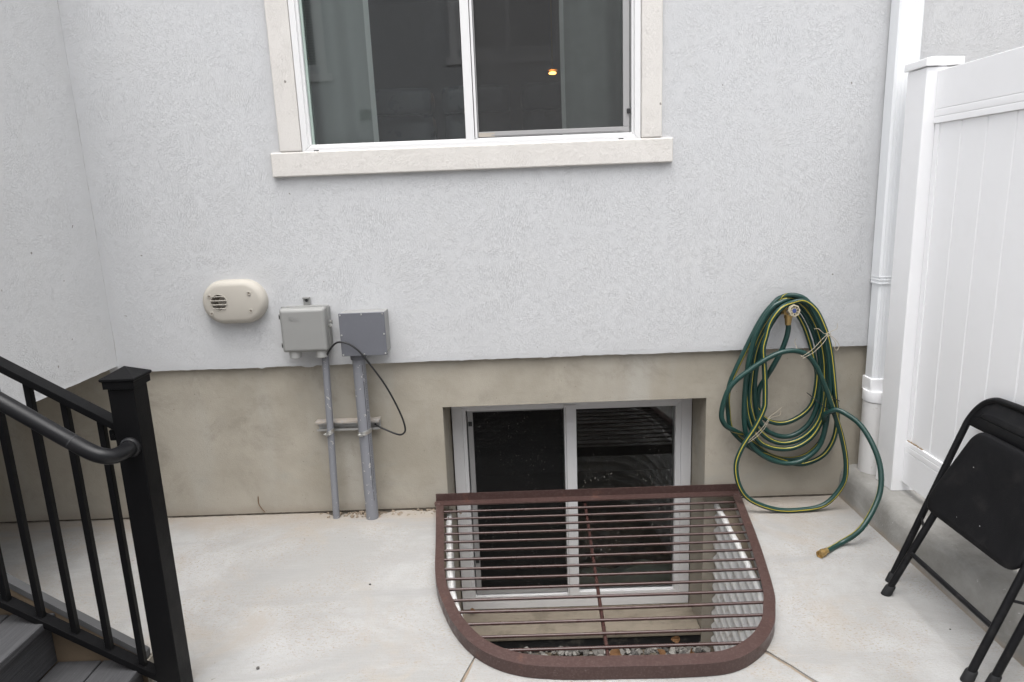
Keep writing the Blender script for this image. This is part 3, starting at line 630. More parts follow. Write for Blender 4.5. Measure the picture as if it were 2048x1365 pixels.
# ================================================================== FENCE, DOWNSPOUT
fence = empty('vinyl_fence', (1.737, -.3, .162), 'white vinyl privacy fence standing on the concrete kerb', 'fence')
def fpost(y1, y0):
    m = MB(); m.box(1.672, 1.804, y0, y1, .160, 1.986); p = m.build('post', VINYL, fence, bevel=.006, seg=3)
    c = MB(); x0, x1 = 1.662, 1.814; ya, yb = y0-.010, y1+.010
    c.rings([[(x0, ya, 1.988), (x1, ya, 1.988), (x1, yb, 1.988), (x0, yb, 1.988)], [(x0, ya, 2.018), (x1, ya, 2.018), (x1, yb, 2.018), (x0, yb, 2.018)],
             [(1.73, (ya+yb)/2-.01, 2.034), (1.746, (ya+yb)/2-.01, 2.034), (1.746, (ya+yb)/2+.01, 2.034), (1.73, (ya+yb)/2+.01, 2.034)]])
    c.build('cap', VINYL, p, bevel=.003)
fpost(-.155, -.296); fpost(-2.545, -2.686)
YA, YB = -.2965, -2.5445
rail_t = [(1.716, 1.969), (1.716, 1.822), (1.7185, 1.8195), (1.716, 1.817), (1.716, 1.793), (1.7185, 1.7905), (1.716, 1.788), (1.716, 1.766), (1.760, 1.766), (1.760, 1.969)]
MB().prism([(a, b_) for a, b_ in rail_t], 'y', YA, YB).build('top_rail', VINYL, fence, bevel=.0012, seg=1)
rail_b = [(1.716, .208), (1.716, .352), (1.7185, .3545), (1.716, .357), (1.716, .380), (1.7185, .3825), (1.7165, .385), (1.7185, .404), (1.760, .404), (1.760, .208)]
MB().prism(rail_b, 'y', YA, YB).build('bottom_rail', VINYL, fence, bevel=.0012, seg=1)
MB().box(1.7225, 1.7535, -.327, -.2975, .4045, 1.7655).build('end_channel', VINYL, fence, bevel=.002)
pm = MB(); pw = .1475                       # one plank: flat board with a V groove along each long edge
pm.prism([(1.7275, 0.0), (1.7275, -pw+.009), (1.7325, -pw+.0045), (1.7325, -pw+.0008), (1.7445, -pw+.0008), (1.7445, 0.0)], 'z', .4045, 1.7655)
pme = pm.mesh('plank', VINYL, bevel=.0012, seg=1)
y = -.318; i = 0
while y-pw > YB-.01:
    add('plank', pme, fence, (0, y-(0 if i else 0), 0)); y -= pw; i += 1
dm = MB()
for i in range(26):
    u = random.random(); yy = -.30-.115*u; dm.box(1.7185+random.random()*.004, 1.7265, yy-.004, yy+.003*random.random(), .4045, .4045+.002+.003*random.random())
dm.build('dirt_on_rail', VINYL_DIRT, fence)

ds = empty('downspout', (1.71, -.04, .16), 'white ribbed downspout running down the wall behind the fence post', 'downspout')
def groove(x0, x1, y0, y1):
    P = [(x0, y1), (x0, y0+.008), (x0+.008, y0)]
    k_ = 6; wv = (x1-x0-.016)/k_
    for i in range(k_):
        a = x0+.008+wv*i; P += [(a+wv*.32, y0), (a+wv*.40, y0+.002), (a+wv*.60, y0+.002), (a+wv*.68, y0)]
    P += [(x1-.008, y0), (x1, y0+.008), (x1, y1)]
    return P
MB().prism(groove(1.660, 1.765, -.082, -.006), 'z', 1.08, 6.1).build('upper_pipe', GUTTER, ds, sharp=25)
MB().prism(groove(1.6645, 1.7605, -.078, -.010), 'z', .575, 1.105).build('lower_pipe', GUTTER, ds, sharp=25)
jb = MB()
for z in (1.082, 1.098, 1.112): jb.box(1.6585, 1.7665, -.0835, -.004, z, z+.006)
jb.build('crimp_band', GUTTER, ds, bevel=.0015)
MB().prism([(1.655, -.002), (1.655, -.082), (1.661, -.087), (1.765, -.087), (1.771, -.082), (1.771, -.002)], 'z', .565, .632).build('adapter_sleeve', VINYL, ds, bevel=.004)
MB().lathe((1.713, -.052, .0), (0, 0, 1), [(.520, .0685), (.523, .0695), (.569, .0695), (.572, .0685)], 32).build('adapter_collar', VINYL, ds, bevel=.0)
MB().lathe((1.713, -.052, .0), (0, 0, 1), [(.14, .066), (.516, .066)], 32).build('drain_pipe', PVCOLD, ds)

# ================================================================== WINDOW WELL
n_ = len(LO); rows = []; zz = []
z = -.045
while z > -1.02: zz.append(z); z -= .0085
for z in zz:
    off = .012*math.sin(2*math.pi*(z+.045)/.078)
    rows.append([(x, y, z) for x, y in offset2(LO, off)])
well = MB(); well.rings(rows, False, False, False)
wo2 = well.build('window_well', LINER, sharp=80); tag(wo2, 'corrugated white steel window well liner sunk into the patio', 'window well')
rim = MB(); rp = [(x+jit(i, .004, .7, 3), y, -.040+jit(i, .006, .45, 1)) for i, (x, y) in enumerate(LO)]
rim.tube(rp, .013, 10, radii=[.0125+.003*abs(math.sin(i*.9))+jit(i, .002, 1.7, 5) for i in range(len(rp))]); rim.build('rolled_rim', LINER, wo2)

gr = empty('well_grate', (.3, -.6, .0), 'brown painted steel bar grate covering the window well', 'grate')
def strip(outer, w_, z0, z1, th=.006):
    inn = offset2(outer, 1.0); i2 = offset2(outer, th); rr_ = []
    for o, a, b_ in zip(outer, inn, i2):
        wv = w_+.018*abs(a[1]-o[1]); a = (o[0]+(a[0]-o[0])*wv, o[1]+(a[1]-o[1])*wv)
        rr_.append([(o[0], o[1], z0), (o[0], o[1], z1), (a[0], a[1], z1), (a[0], a[1], z1-th), (b_[0], b_[1], z1-th), (b_[0], b_[1], z0)])
    m_ = MB(); m_.rings(rr_); return m_
GZ = .050
strip(GO, .036, .002, GZ).build('frame', GRATE, gr, bevel=.0012, seg=2, sharp=40)
MB().box(-.449, 1.0785, -.052, -.004, GZ-.006, GZ+.0015).build('back_strip', GRATE, gr, bevel=.001)
MB().box(-.4475, 1.077, -.0035, .0015, GZ-.02, GZ+.038).build('wall_flange', GRATE, gr, bevel=.001)
def xs_at(y, off=.034):
    P = offset2(GO, off); L_ = []
    for i in range(len(P)-1):
        (xa, ya), (xb, yb) = P[i], P[i+1]
        if (ya-y)*(yb-y) <= 0 and ya != yb: L_.append(xa+(xb-xa)*(y-ya)/(yb-ya))
    return min(L_), max(L_)
for k_ in range(15):
    yy = -.103-.0753*k_
    a, b_ = xs_at(yy)
    P = []; rad = []; nn = int((b_-a)/.0045)
    sag = random.uniform(-.003, .003)
    for i in range(nn+1):
        u = i/nn; P.append((a+(b_-a)*u, yy+sag*math.sin(math.pi*u), GZ-.011-.002*math.sin(math.pi*u))); rad.append(.0050 if i % 2 else .0068)
    MB().tube(P, .006, 7, radii=rad).build('bar', REBAR, gr, sharp=60)
P = []; rad = []
for i in range(250):
    u = i/249; P.append((.3005-.042*u, -.03-1.19*u, GZ-.024)); rad.append(.0058 if i % 2 else .0078)
MB().tube(P, .008, 7, radii=rad).build('cross_bar', REBAR, gr, sharp=60)
wd = MB()
for c in ((-.4345, -.028), (1.058, -.03)): MB().lathe((c[0], c[1], GZ), (0, 0, 1), [(0, .02), (.004, .018), (.006, .008)], 12).build('weld_bead', GRATE, gr)

# gravel on the well floor
def rock(m, c, r, mi=0):
    bm = bmesh.new(); bmesh.ops.create_icosphere(bm, subdivisions=1, radius=1); sd_ = random.random()*99
    sc_ = Vector((r*random.uniform(.7, 1.3), r*random.uniform(.7, 1.3), r*random.uniform(.5, .9)))
    rz = Matrix.Rotation(random.uniform(0, 6.28), 3, 'Z') @ Matrix.Rotation(random.uniform(-.6, .6), 3, 'X')
    n0 = len(m.v)
    for v in bm.verts:
        k__ = 1+.28*mnoise.noise(v.co*1.3+Vector((sd_, 0, 0))); q = rz @ Vector((v.co.x*sc_.x*k__, v.co.y*sc_.y*k__, v.co.z*sc_.z*k__)); m.v.append((c[0]+q.x, c[1]+q.y, c[2]+q.z))
    bm.faces.ensure_lookup_table()
    for f_ in bm.faces: m.face([n0+v.index for v in f_.verts], mi)
    bm.free()
STONES = [STONE, plain('gravel_pale', (.27, .257, .237), .9, .2, .003, 100, spec=.2), plain('gravel_dark', (.10, .095, .09), .9, .3, .003, 100, spec=.2)]
gv = MB(); cnt = 0
while cnt < 1000:
    x = random.uniform(-.42, .98); y = random.uniform(-1.2, .02) if cnt > 420 else random.uniform(-.22, .02)
    hw = .68-.10*abs(y); 
    if abs(x-.275) > hw or (y < -.9 and math.hypot(max(0, abs(x-.28)-.28), y+.9) > .28): continue
    rock(gv, (x, y, -.850+random.uniform(-.01, .024)), random.choice((.010, .014, .018, .024)), random.choice((0, 0, 1, 1, 2))); cnt += 1
fl = MB(); fl.quad((-.45, -1.25, -.86), (1.0, -1.25, -.86), (1.0, .026, -.86), (-.45, .026, -.86)); 
tag(fl.build('well_floor', SOIL), kind='structure')
tag(gv.build('gravel', STONES), 'grey and tan gravel on the floor of the window well', 'gravel', kind='stuff')
def leaf(loc, rot, size, label):
    m = MB(); n0 = 9; rs_ = []
    for i in range(n0):
        u = i/(n0-1); wd_ = size*.42*math.sin(math.pi*min(1, u*.93+.04))**.8*(1 if i % 2 else .78); curl = size*.25*math.sin(u*3)
        rs_.append([((u-.5)*size, -wd_, curl+wd_*.45), ((u-.5)*size, 0, curl), ((u-.5)*size, wd_, curl+wd_*.35)])
    m.rings(rs_, False, False, False)
    o = m.build('dry_leaf', LEAF, None); o.location = loc; o.rotation_euler = rot
    tag(o, label, 'leaf', 'dry leaves in the window well')
leaf((.44, -.07, -.812), (.6, .3, .5), .075, 'dry orange leaf on the gravel next to the grate cross bar')
leaf((.672, -.08, -.815), (.3, -.4, 2.0), .06, 'curled brown leaf on the gravel in the middle of the well')
leaf((.828, -.085, -.812), (.9, .2, 1.2), .065, 'upright tan leaf on the gravel near the corrugated side')
leaf((.773, .012, -.79), (1.2, .1, .2), .05, 'yellow brown leaf stuck to the black wall under the ledge')
leaf((-.311, .215, -.730), (.1, .1, .9), .045, 'small tan leaf in the left corner of the basement window ledge')

# ================================================================== WALL FITTINGS
vent = empty('vent_cover', (-1.33, 0, 1.105), 'beige oval plastic vent cover on the stucco wall', 'vent cover')
VC = (-1.3285, 1.105); A_, RR = .046, .1035
def stad(off, N=72):
    out = []; r = RR-off
    for i in range(N):
        a = 2*math.pi*(i+.5)/N; c, s_ = math.cos(a), math.sin(a); out.append((VC[0]+(A_ if c > 0 else -A_)+r*c, VC[1]+r*s_))
    return out
GC = (-1.3905, 1.1075); GR = .037
ringsV = [[(x, yv, z) for x, z in stad(o)] for o, yv in ((0, .004), (0, -.022), (.003, -.036), (.009, -.047), (.018, -.054), (.028, -.057))]
inner = []
for x, z in stad(.028):
    a = math.atan2(z-GC[1], x-GC[0]); inner.append((GC[0]+GR*math.cos(a), -.0575, GC[1]+GR*math.sin(a)))
ringsV.append(inner); ringsV.append([(x, -.02, z) for x, y_, z in inner])
MB().rings(ringsV, True, False, False).build('cover', BEIGE, vent, sharp=40)
MB().lathe((GC[0], -.021, GC[1]), (0, 1, 0), [(0, .0385), (.002, .0385)], 28).build('grille_back', BEIGE_DARK, vent)
MB().lathe((GC[0]+.012, -.0212, GC[1]), (0, -1, 0), [(0, .026), (.014, .024), (.0142, .020), (.002, .019)], 24).build('vent_pipe', BEIGE, vent)
for i in range(4):
    zc = GC[1]+(-.0285+.019*i); hw = math.sqrt(max(0, (GR+.004)**2-(zc-GC[1])**2))
    MB().box(GC[0]-hw, GC[0]+hw, -.061, -.052, zc-.0021, zc+.0021).build('slat', BEIGE, vent, bevel=.001)
ring = MB(); N = 36
ring.rings([[(GC[0]+r_*math.cos(2*math.pi*i/N), y_, GC[1]+r_*math.sin(2*math.pi*i/N)) for i in range(N)] for r_, y_ in ((GR+.004, -.0565), (GR+.0035, -.0595), (GR+.0005, -.0595), (GR, -.05))], True, False, False)
ring.build('grille_ring', BEIGE, vent)
for (x, z) in ((-1.4316, 1.1384), (-1.4297, 1.0571), (-1.246, 1.1469), (-1.2456, 1.0644)):
    MB().lathe((x, -.0565, z), (0, -1, 0), [(0, .0095), (.004, .009), (.0042, .0058), (.0005, .0056)], 18).build('screw_boss', BEIGE, vent)
    MB().lathe((x, -.0566, z), (0, -1, 0), [(0, .0052), (.0012, .005)], 12).build('screw_hole', BEIGE_DARK, vent)

b1 = empty('utility_enclosure', (-.995, 0, .86), 'light grey rounded utility enclosure with hinged lid and hanger tab', 'utility box')
MB().box(-1.100, -.889, -.060, .003, .868, 1.074).build('base', GREY1, b1, bevel=.012, seg=4)
MB().box(-1.104, -.885, -.064, -.056, .864, 1.078).build('rim', GREY1, b1, bevel=.0035, seg=2)
cv = MB()
cv.rings([[(-1.101+o, y_, .867+o*.8), (-.888-o, y_, .867+o*.8), (-.888-o, y_, 1.075-o*1.1), (-1.101+o, y_, 1.075-o*1.1)] for y_, o in ((-.063, 0), (-.100, .002), (-.112, .009))])
cv.build('lid', GREY1, b1, bevel=.010, seg=4, sharp=60)
lg = MB()
NL = 18
lg.rings([[(-1.048+r_*1.1*math.cos(2*math.pi*i/NL), y_, 1.030+r_*.62*math.sin(2*math.pi*i/NL)) for i in range(NL)] for r_, y_ in ((.013, -.1115), (.0125, -.1132), (.0105, -.1132), (.010, -.1115))], True, False, False)
lg.box(-1.054, -1.045, -.1132, -.1118, 1.0285, 1.031)
for i in range(3): lg.box(-1.031+i*.0085, -1.0255+i*.0085, -.1130, -.1118, 1.0245, 1.0325)
lg.box(-1.052, -1.006, -.1130, -.1118, 1.0175, 1.019)
lg.build('embossed_mark', GREY1, b1)
for x0_, x1_ in ((-1.082, -1.026), (-.957, -.900)): MB().lathe(((x0_+x1_)/2, -.072, .872), (0, 0, -1), [(0, .028), (.034, .027), (.037, .024)], 24).build('knockout_plug', GREY1L, b1)
MB().box(-.984, -.958, -.012, -.006, .852, .872).build('bottom_tab', GREY1, b1, bevel=.002)
ht = MB(); ht.box(-1.012, -.978, -.010, -.004, 1.070, 1.112); ht.box(-1.013, -.977, -.019, -.0102, 1.105, 1.112); ht.box(-.9815, -.977, -.019, -.0102, 1.076, 1.1045)
ht.build('hanger_tab', GREY1, b1, bevel=.0015); MB().lathe((-.996, -.0101, 1.096), (0, -1, 0), [(0, .007), (.0006, .007)], 16).build('screw_slot', INK, b1)
for z in (1.030, .893):
    h_ = MB(); h_.box(-1.1185, -1.104, -.064, -.052, z-.012, z+.012); h_.build('hinge', GREY1, b1, bevel=.002); MB().box(-1.1155, -1.1085, -.0648, -.0642, z-.007, z+.007).build('hinge_slot', INK, b1)
lt = MB(); lt.box(-.884, -.872, -.060, -.044, .985, 1.006); lt.build('latch', GREY1, b1, bevel=.002)
MB().lathe((-.879, -.061, .984), (0, -1, 0), [(0, .008), (.006, .008), (.007, .005)], 12).build('latch_screw', BOLT, b1)
MB().lathe((-.879, -.061, 1.002), (0, -1, 0), [(0, .006), (.003, .006), (.004, .003)], 12).build('latch_ring', GALV, b1)

b2 = empty('junction_box', (-.719, 0, .84), 'square blue grey junction box with screwed flat lid', 'junction box')
MB().box(-.8205, -.6165, -.110, .003, .847, 1.043).build('body', GREY2B, b2, bevel=.006, seg=2)
MB().prism([(-.824, .8435), (-.613, .8435), (-.613, 1.0455), (-.824, 1.0455)], 'y', -.1105, -.120).build('lid', GREY2, b2, bevel=.003, seg=2)
for (x, z) in ((-.816, 1.037), (-.7185, 1.038), (-.621, 1.038), (-.816, .944), (-.620, .944), (-.816, .851), (-.7185, .851), (-.620, .852)):
    MB().lathe((x, -.1195, z), (0, -1, 0), [(0, .0042), (.0018, .004), (.0026, .002)], 10).build('screw', BOLT, b2)
MB().lathe((-.7625, -.058, .846), (0, 0, -1), [(0, .037), (.030, .037), (.032, .034)], 28).build('hub', GREY2, b2)

def conduit(label, top, bot, r, grp=None):
    o = MB(); P = [Vector(top)+(Vector(bot)-Vector(top))*i/12 for i in range(13)]
    o.tube(P, r, 28); c = o.build('conduit', PVCGREY); return tag(c, label, 'conduit')
c1 = conduit('thin grey plastic conduit under the rounded enclosure', (-.922, -.046, .862), (-.948, -.046, -.09), .0168)
c2 = conduit('thick grey plastic conduit below the square junction box', (-.762, -.058, .83), (-.762, -.058, -.09), .0305)
pr = MB(); x0c, yc, rc = -.762, -.058, .0309      # printed lines wrap the right front of the pipe
def strp(a0, a1, z0, z1): 
    pr.quad(*[(x0c+rc*math.cos(a), yc+rc*math.sin(a), z) for a, z in ((R(a0), z0), (R(a1), z0), (R(a1), z1), (R(a0), z1))])
strp(-52, -47, .16, .71); strp(-52, -48, .755, .79); strp(-35, -33, .22, .77)
for i in range(7): strp(-50+random.uniform(-1, 1), -43, .725+i*.0045, .7275+i*.0045)
for i in range(16): strp(-37, -31 if i % 3 else -34, .17+i*.006, .1733+i*.006)
for i in range(9): strp(-50, -42 if i % 3 else -46, .10+i*.0055, .103+i*.0055)
for i in range(40): strp(-27, -22 if i % 4 else -25, .25+i*.012, .2535+i*.012)
pr.build('printed_line', INK, c2)

st = empty('strut_channel', (-.85, .02, .46), 'mortar stained steel strut channel bolted to the foundation with pipe clamps', 'strut channel')
cprof = [(.024, .447), (.024, .492), (-.017, .492), (-.017, .482), (-.0145, .482), (-.0145, .4895), (.0215, .4895), (.0215, .4495), (-.0145, .4495), (-.0145, .457), (-.017, .457), (-.017, .447)]
MB().prism(cprof, 'x', -1.008, -.700).build('channel', GALV, st, sharp=20)
mt = MB(); rws = []
for i in range(41):
    x = -1.012+.315*i/40; j1 = jit(x, .006, 40, 1); rws.append([(x, -.0185+j1*.3, .486+jit(x, .004, 50, 6)), (x, -.0175, .4935+abs(j1)), (x, .003, .496+jit(x, .005, 33, 2)), (x, .0245, .4965+jit(x, .007, 25, 4))])
mt.rings(rws, False, False, False); mt.build('mortar_smear', MORTARY, st)
def clamp(x, y, r, z, name='pipe_clamp'):
    m_ = MB(); N = 22; rr_ = []
    for i in range(N+1):
        a = R(-200+220*i/N); tilt = .010*math.cos(a)
        rr_.append([(x+(r+d_)*math.cos(a), y+(r+d_)*math.sin(a), z+dz+tilt) for d_, dz in ((.0006, -.011), (.0006, .011), (.0026, .011), (.0026, -.011))])
    m_.rings(rr_)
    m_.box(x-.012, x-.0095, y-r-.018, y-r-.002, z-.010, z+.008); m_.box(x-.004, x-.0015, y-r-.018, y-r-.002, z-.010, z+.008)
    p_ = m_.build(name, GALV, st, sharp=40)
    MB().tube([(x-.026, y-r-.011, z-.002), (x+.008, y-r-.011, z-.002)], .003, 8).build('bolt', BOLT, p_)
    MB().lathe((x-.0125, y-r-.011, z-.002), (-1, 0, 0), [(0, .0065), (.006, .0065)], 6).build('nut', BOLT, p_)
clamp(-.9335, -.046, .0168, .452); clamp(-.762, -.058, .0305, .452)

cp = catmull([p for p in CABLE], 6)
cab = MB().tube(cp, .0045, 10).build('cable', CABLEM); tag(cab, 'thin black cable looping from the enclosure to the strut channel', 'cable')
ct = MB(); ct.tube([(-.935, -.079, .846), (-.915, -.086, .849), (-.893, -.080, .852)], .0035, 7); ct.tube([(-.912, -.085, .850), (-.908, -.088, .828)], .0012, 6)
ct.build('tape_wrap', CABLEM, cab)

# crumbs of mortar and soil along the foot of the foundation
cr = MB()
for (cx, sp, n_c) in ((-.945, .05, 60), (-.765, .06, 90), (-.55, .09, 90), (-.85, .05, 40), (-.62, .08, 60)):
    for i in range(n_c):
        x = random.gauss(cx, sp); rock(cr, (x, random.uniform(-.055, .02)*(.6 if abs(x-cx) > sp else 1), random.uniform(-.02, .002)), random.choice((.004, .006, .009, .012)))
for i in range(90):
    x = random.uniform(-2.6, -.5) if random.random() < .45 else random.uniform(1.09, 1.58); rock(cr, (x, random.uniform(-.004, .022), -.006), random.choice((.002, .003, .005)))
tag(cr.build('mortar_crumbs', CRUMB), 'tan mortar crumbs scattered along the foot of the foundation', 'rubble', kind='stuff')
MB().tube(catmull([(-1.354, .0215, .098), (-1.354, .018, .060), (-1.342, .017, .034), (-1.326, .016, .012)], 5), .0018, 6).build('twig', LEAF)
tag(bpy.data.objects['twig'], 'short dry twig stuck to the foundation left of the conduits', 'twig')
PEB = [((-.932, -1.159), .007, 'small dark pebble on the slab beside the railing post'), ((-.650, -.664), .005, 'tiny pebble in the middle of the left slab'),
       ((1.4755, -1.07), .005, 'tiny dark pebble on the slab under the chair crossbar')]
for (x, y), r, lab in PEB:
    m = MB(); rock(m, (x, y, r*.5), r); tag(m.build('pebble', STONES[2]), lab, 'pebble', 'loose pebbles on the patio')

# ================================================================== HOSE AND TAP
tap = empty('hose_tap', (1.243, 0, .965), 'brass wall tap with ivory wheel handle behind the coiled hose', 'tap')
MB().lathe((1.243, .003, .972), (0, -1, 0), [(0, .030), (.004, .030), (.006, .016), (.062, .015), (.066, .018), (.092, .018)], 20).build('body', BRASS, tap)
MB().lathe((1.254, -.076, .972), (0, 0, -1), [(0, .014), (.012, .014), (.013, .019), (.030, .019), (.031, .016), (.055, .0145)], 18).build('spout', BRASS, tap)
MB().lathe((1.247, -.088, .975), (.22, -1, .1), [(0, .012), (.035, .008)], 14).build('stem', GALV, tap)
hd = MB(); hc = Vector((1.2565, -.130, .983)); ha = Vector((.22, -1, .18)).normalized(); hu = Vector((0, 0, 1)); hu = (hu-ha*hu.dot(ha)).normalized(); hv = ha.cross(hu)
def HP(a, r, d): return hc+(hu*math.cos(a)+hv*math.sin(a))*r+ha*d
rs_ = []
for i in range(48):
    a = 2*math.pi*i/48; k_ = 1+.05*math.cos(8*a)
    rs_.append([HP(a, .0275*k_, -.006), HP(a, .0275*k_, .006), HP(a, .0215, .007), HP(a, .0215, -.006)])
rs_.append(rs_[0]); hd.rings(rs_, True, False, False)
for i in range(8):
    a = 2*math.pi*(i+.5)/8; hd.tube([HP(a, .012, .001), HP(a, .023, .002)], .0032, 6)
hd.lathe(hc-ha*.005, ha, [(0, .014), (.007, .014), (.008, .0115)], 20)
hdl = hd.build('wheel_handle', IVORY, tap); MB().lathe(hc+ha*.0032, ha, [(0, .0108), (.001, .0105)], 20).build('blue_disc', BLUE, hdl)

def hose_mesh(ctrl):
    P = catmull([Vector((p[0], p[1], max(p[2], .0125))) for p in ctrl], 5)
    A = []
    for i in range(len(ctrl)-1):
        for k_ in range(5): u = k_/5; A.append(ctrl[i][3]*(1-u)+ctrl[i+1][3]*u)
    A.append(ctrl[-1][3])
    m_ = MB(); seg = 20; rr_ = []; camv = Vector((0, -3.2, 1.556)); prev = None
    for i, p in enumerate(P):
        t_ = (P[min(i+1, len(P)-1)]-P[max(i-1, 0)]).normalized()
        vw = (Vector((.1, -1, .25))); nrm = vw-t_*vw.dot(t_)
        nrm = nrm.normalized(); bb = t_.cross(nrm)
        rr_.append([p+(nrm*math.cos(R(A[i])+2*math.pi*(j-.5)/seg)+bb*math.sin(R(A[i])+2*math.pi*(j-.5)/seg))*.0119 for j in range(seg)])
    n0 = 0
    m_.rings(rr_)
    nf = (len(rr_)-1)*seg
    for q in range(nf):
        if q % seg == 0: m_.m[q] = 1
    return m_
hose = hose_mesh(HOSE).build('garden_hose', [HOSEG, HOSEY], sharp=60)
tag(hose, 'dark green garden hose with yellow stripe coiled over the wall tap', 'hose')
e0 = Vector(HOSE[0][:3]); MB().lathe(e0-Vector((0, 0, .012)), (0, 0, 1), [(0, .0135), (.030, .0135), (.031, .018), (.046, .018)], 16).build('coupling', BRASS, hose)
e1 = Vector(HOSE[-1][:3]); d1 = (e1-Vector(HOSE[-2][:3])).normalized(); d1.z = 0
MB().lathe((e1.x-d1.x*.012, e1.y-d1.y*.012, .0150), d1, [(0, .0125), (.022, .0125), (.023, .0165), (.030, .0168), (.031, .0145), (.045, .0145), (.046, .0165), (.052, .0165), (.0525, .012), (.046, .011)], 18).build('end_coupling', BRASS, hose)
def twine(label, strands, mat_=TWINE, r=.0013):
    m_ = MB()
    for s_ in strands: m_.tube(catmull(s_, 6), r, 6)
    tag(m_.build('tie_string', mat_), label, 'string', 'ties round the hose')
twine('pale string bow tied round the right side of the hose coil', [
    [(1.300, -.138, .768), (1.345, -.14, .80), (1.389, -.135, .845), (1.415, -.13, .868)],
    [(1.305, -.139, .760), (1.355, -.141, .79), (1.40, -.136, .835), (1.418, -.13, .866)],
    [(1.415, -.125, .868), (1.395, -.135, .875), (1.372, -.13, .895), (1.358, -.12, .893)],
    [(1.415, -.125, .868), (1.44, -.12, .880), (1.462, -.118, .890), (1.463, -.118, .915)],
    [(1.418, -.125, .866), (1.445, -.13, .850), (1.472, -.13, .815), (1.464, -.13, .792), (1.452, -.13, .800), (1.455, -.13, .825), (1.43, -.128, .858)],
    [(1.41, -.128, .872), (1.425, -.131, .876), (1.428, -.131, .862), (1.412, -.131, .86), (1.41, -.128, .872)],
    [(1.300, -.138, .768), (1.296, -.11, .785), (1.305, -.04, .815), (1.315, -.03, .83)]])
twine('frayed string tied round the lower left of the hose coil', [
    [(1.160, -.135, .470), (1.135, -.135, .43), (1.10, -.132, .39), (1.062, -.125, .352)],
    [(1.163, -.135, .465), (1.14, -.135, .42), (1.105, -.132, .38), (1.070, -.125, .350)],
    [(1.160, -.13, .47), (1.19, -.08, .465), (1.23, -.04, .47), (1.262, -.03, .49)], [(1.162, -.13, .468), (1.20, -.08, .46), (1.25, -.04, .455), (1.258, -.03, .475)]])
twine('black plastic tie across the right side of the hose coil', [[(1.372, -.05, .566), (1.378, -.105, .558), (1.41, -.125, .528), (1.455, -.145, .492), (1.462, -.14, .485)], [(1.455, -.12, .56), (1.49, -.11, .545), (1.505, -.1, .535)]], CABLEM, .0022)

# ================================================================== STAIR AND RAILING
stair = empty('deck_stair', (-1.6, -1.8, 0), 'grey composite deck stair in the lower left corner', 'stair')
SY0, SY1 = -2.60, -1.222
def board_mesh(w_, th, ln):
    m_ = MB(); m_.box(0, w_, -ln, 0, -th, 0); return m_.mesh('tread_board', BOARD, bevel=.004, seg=3)
bmE = board_mesh(.1455, .025, SY1-SY0)
steps = [(.10, -1.2658, -1.5475), (.28, -1.5385, -1.83), (.46, -1.812, -2.10), (.64, -2.085, -2.38), (.82, -2.36, -2.66)]
for z, xn, xb in steps:
    for q in range(2): add('tread_board', bmE, stair, (xn-.1455-q*.150, SY1, z))
for q in range(8): add('deck_board', bmE, stair, (-2.66-.146-q*.15, SY1, .82))
for i, (z, xn, xb) in enumerate(steps):
    zb = steps[i-1][0]+.001 if i else .001
    MB().box(xn-.024-.018, xn-.024, SY0, SY1, zb, z-.026).build('riser', BOARD, stair, bevel=.002)
def stringer(y0, y1):
    zt = lambda x: .103+(-1.2737-x)*.682
    xe = -2.66
    MB().prism([(-1.2737, .001), (-1.2737, zt(-1.2737)-.004), (xe, zt(xe)-.004), (xe, .001)], 'y', y0, y1).build('stringer', TAN, stair)
    c = MB(); c.prism([(-1.268, zt(-1.268)-.0035), (-1.268, zt(-1.268)+.022), (xe, zt(xe)+.022), (xe, zt(xe)-.0035)], 'y', y0-.004, y1-.006); c.build('stringer_cap', CAP, stair, bevel=.002)
    MB().box(-1.2735, -1.262, y0-.004, y1+.006, .001, zt(-1.268)-.006).build('stringer_end', SOFFIT, stair, bevel=.002)
stringer(-1.219, -1.186); stringer(-2.64, -2.604)

rail = empty('stair_railing', (-1.16, -1.262, 0), 'black metal stair railing with square balusters and round handrail', 'railing')
px0, px1, py0, py1 = -1.1975, -1.1215, -1.300, -1.224
po = MB().box(px0, px1, py0, py1, .0, 1.062).build('post', BLACK, rail, bevel=.003, seg=2)
c = MB(); e = .013
c.rings([[(px0-.008, py0-.008, 1.045), (px1+.008, py0-.008, 1.045), (px1+.008, py1+.008, 1.045), (px0-.008, py1+.008, 1.045)],
         [(px0-.008, py0-.008, 1.066), (px1+.008, py0-.008, 1.066), (px1+.008, py1+.008, 1.066), (px0-.008, py1+.008, 1.066)],
         [(px0-e, py0-e, 1.070), (px1+e, py0-e, 1.070), (px1+e, py1+e, 1.070), (px0-e, py1+e, 1.070)], [(px0-e, py0-e, 1.077), (px1+e, py0-e, 1.077), (px1+e, py1+e, 1.077), (px0-e, py1+e, 1.077)],
         [((px0+px1)/2-.002, (py0+py1)/2-.002, 1.103), ((px0+px1)/2+.002, (py0+py1)/2-.002, 1.103), ((px0+px1)/2+.002, (py0+py1)/2+.002, 1.103), ((px0+px1)/2-.002, (py0+py1)/2+.002, 1.103)]])
c.build('cap', BLACK, po, bevel=.0015)
SLp = .622; RYc = -1.262
zt_ = lambda x: .918+(-1.2145-x)*SLp            # underside of the top rail
zb_ = lambda x: .093+(-1.2228-x)*SLp            # top of the bottom rail
XE = -2.62
tp = MB(); tp.prism([(px0-.001, zt_(px0)), (px0-.001, zt_(px0)+.026), (XE, zt_(XE)+.026), (XE, zt_(XE))], 'y', RYc-.024, RYc+.024); tp.build('top_rail', BLACK, rail, bevel=.003, seg=2)
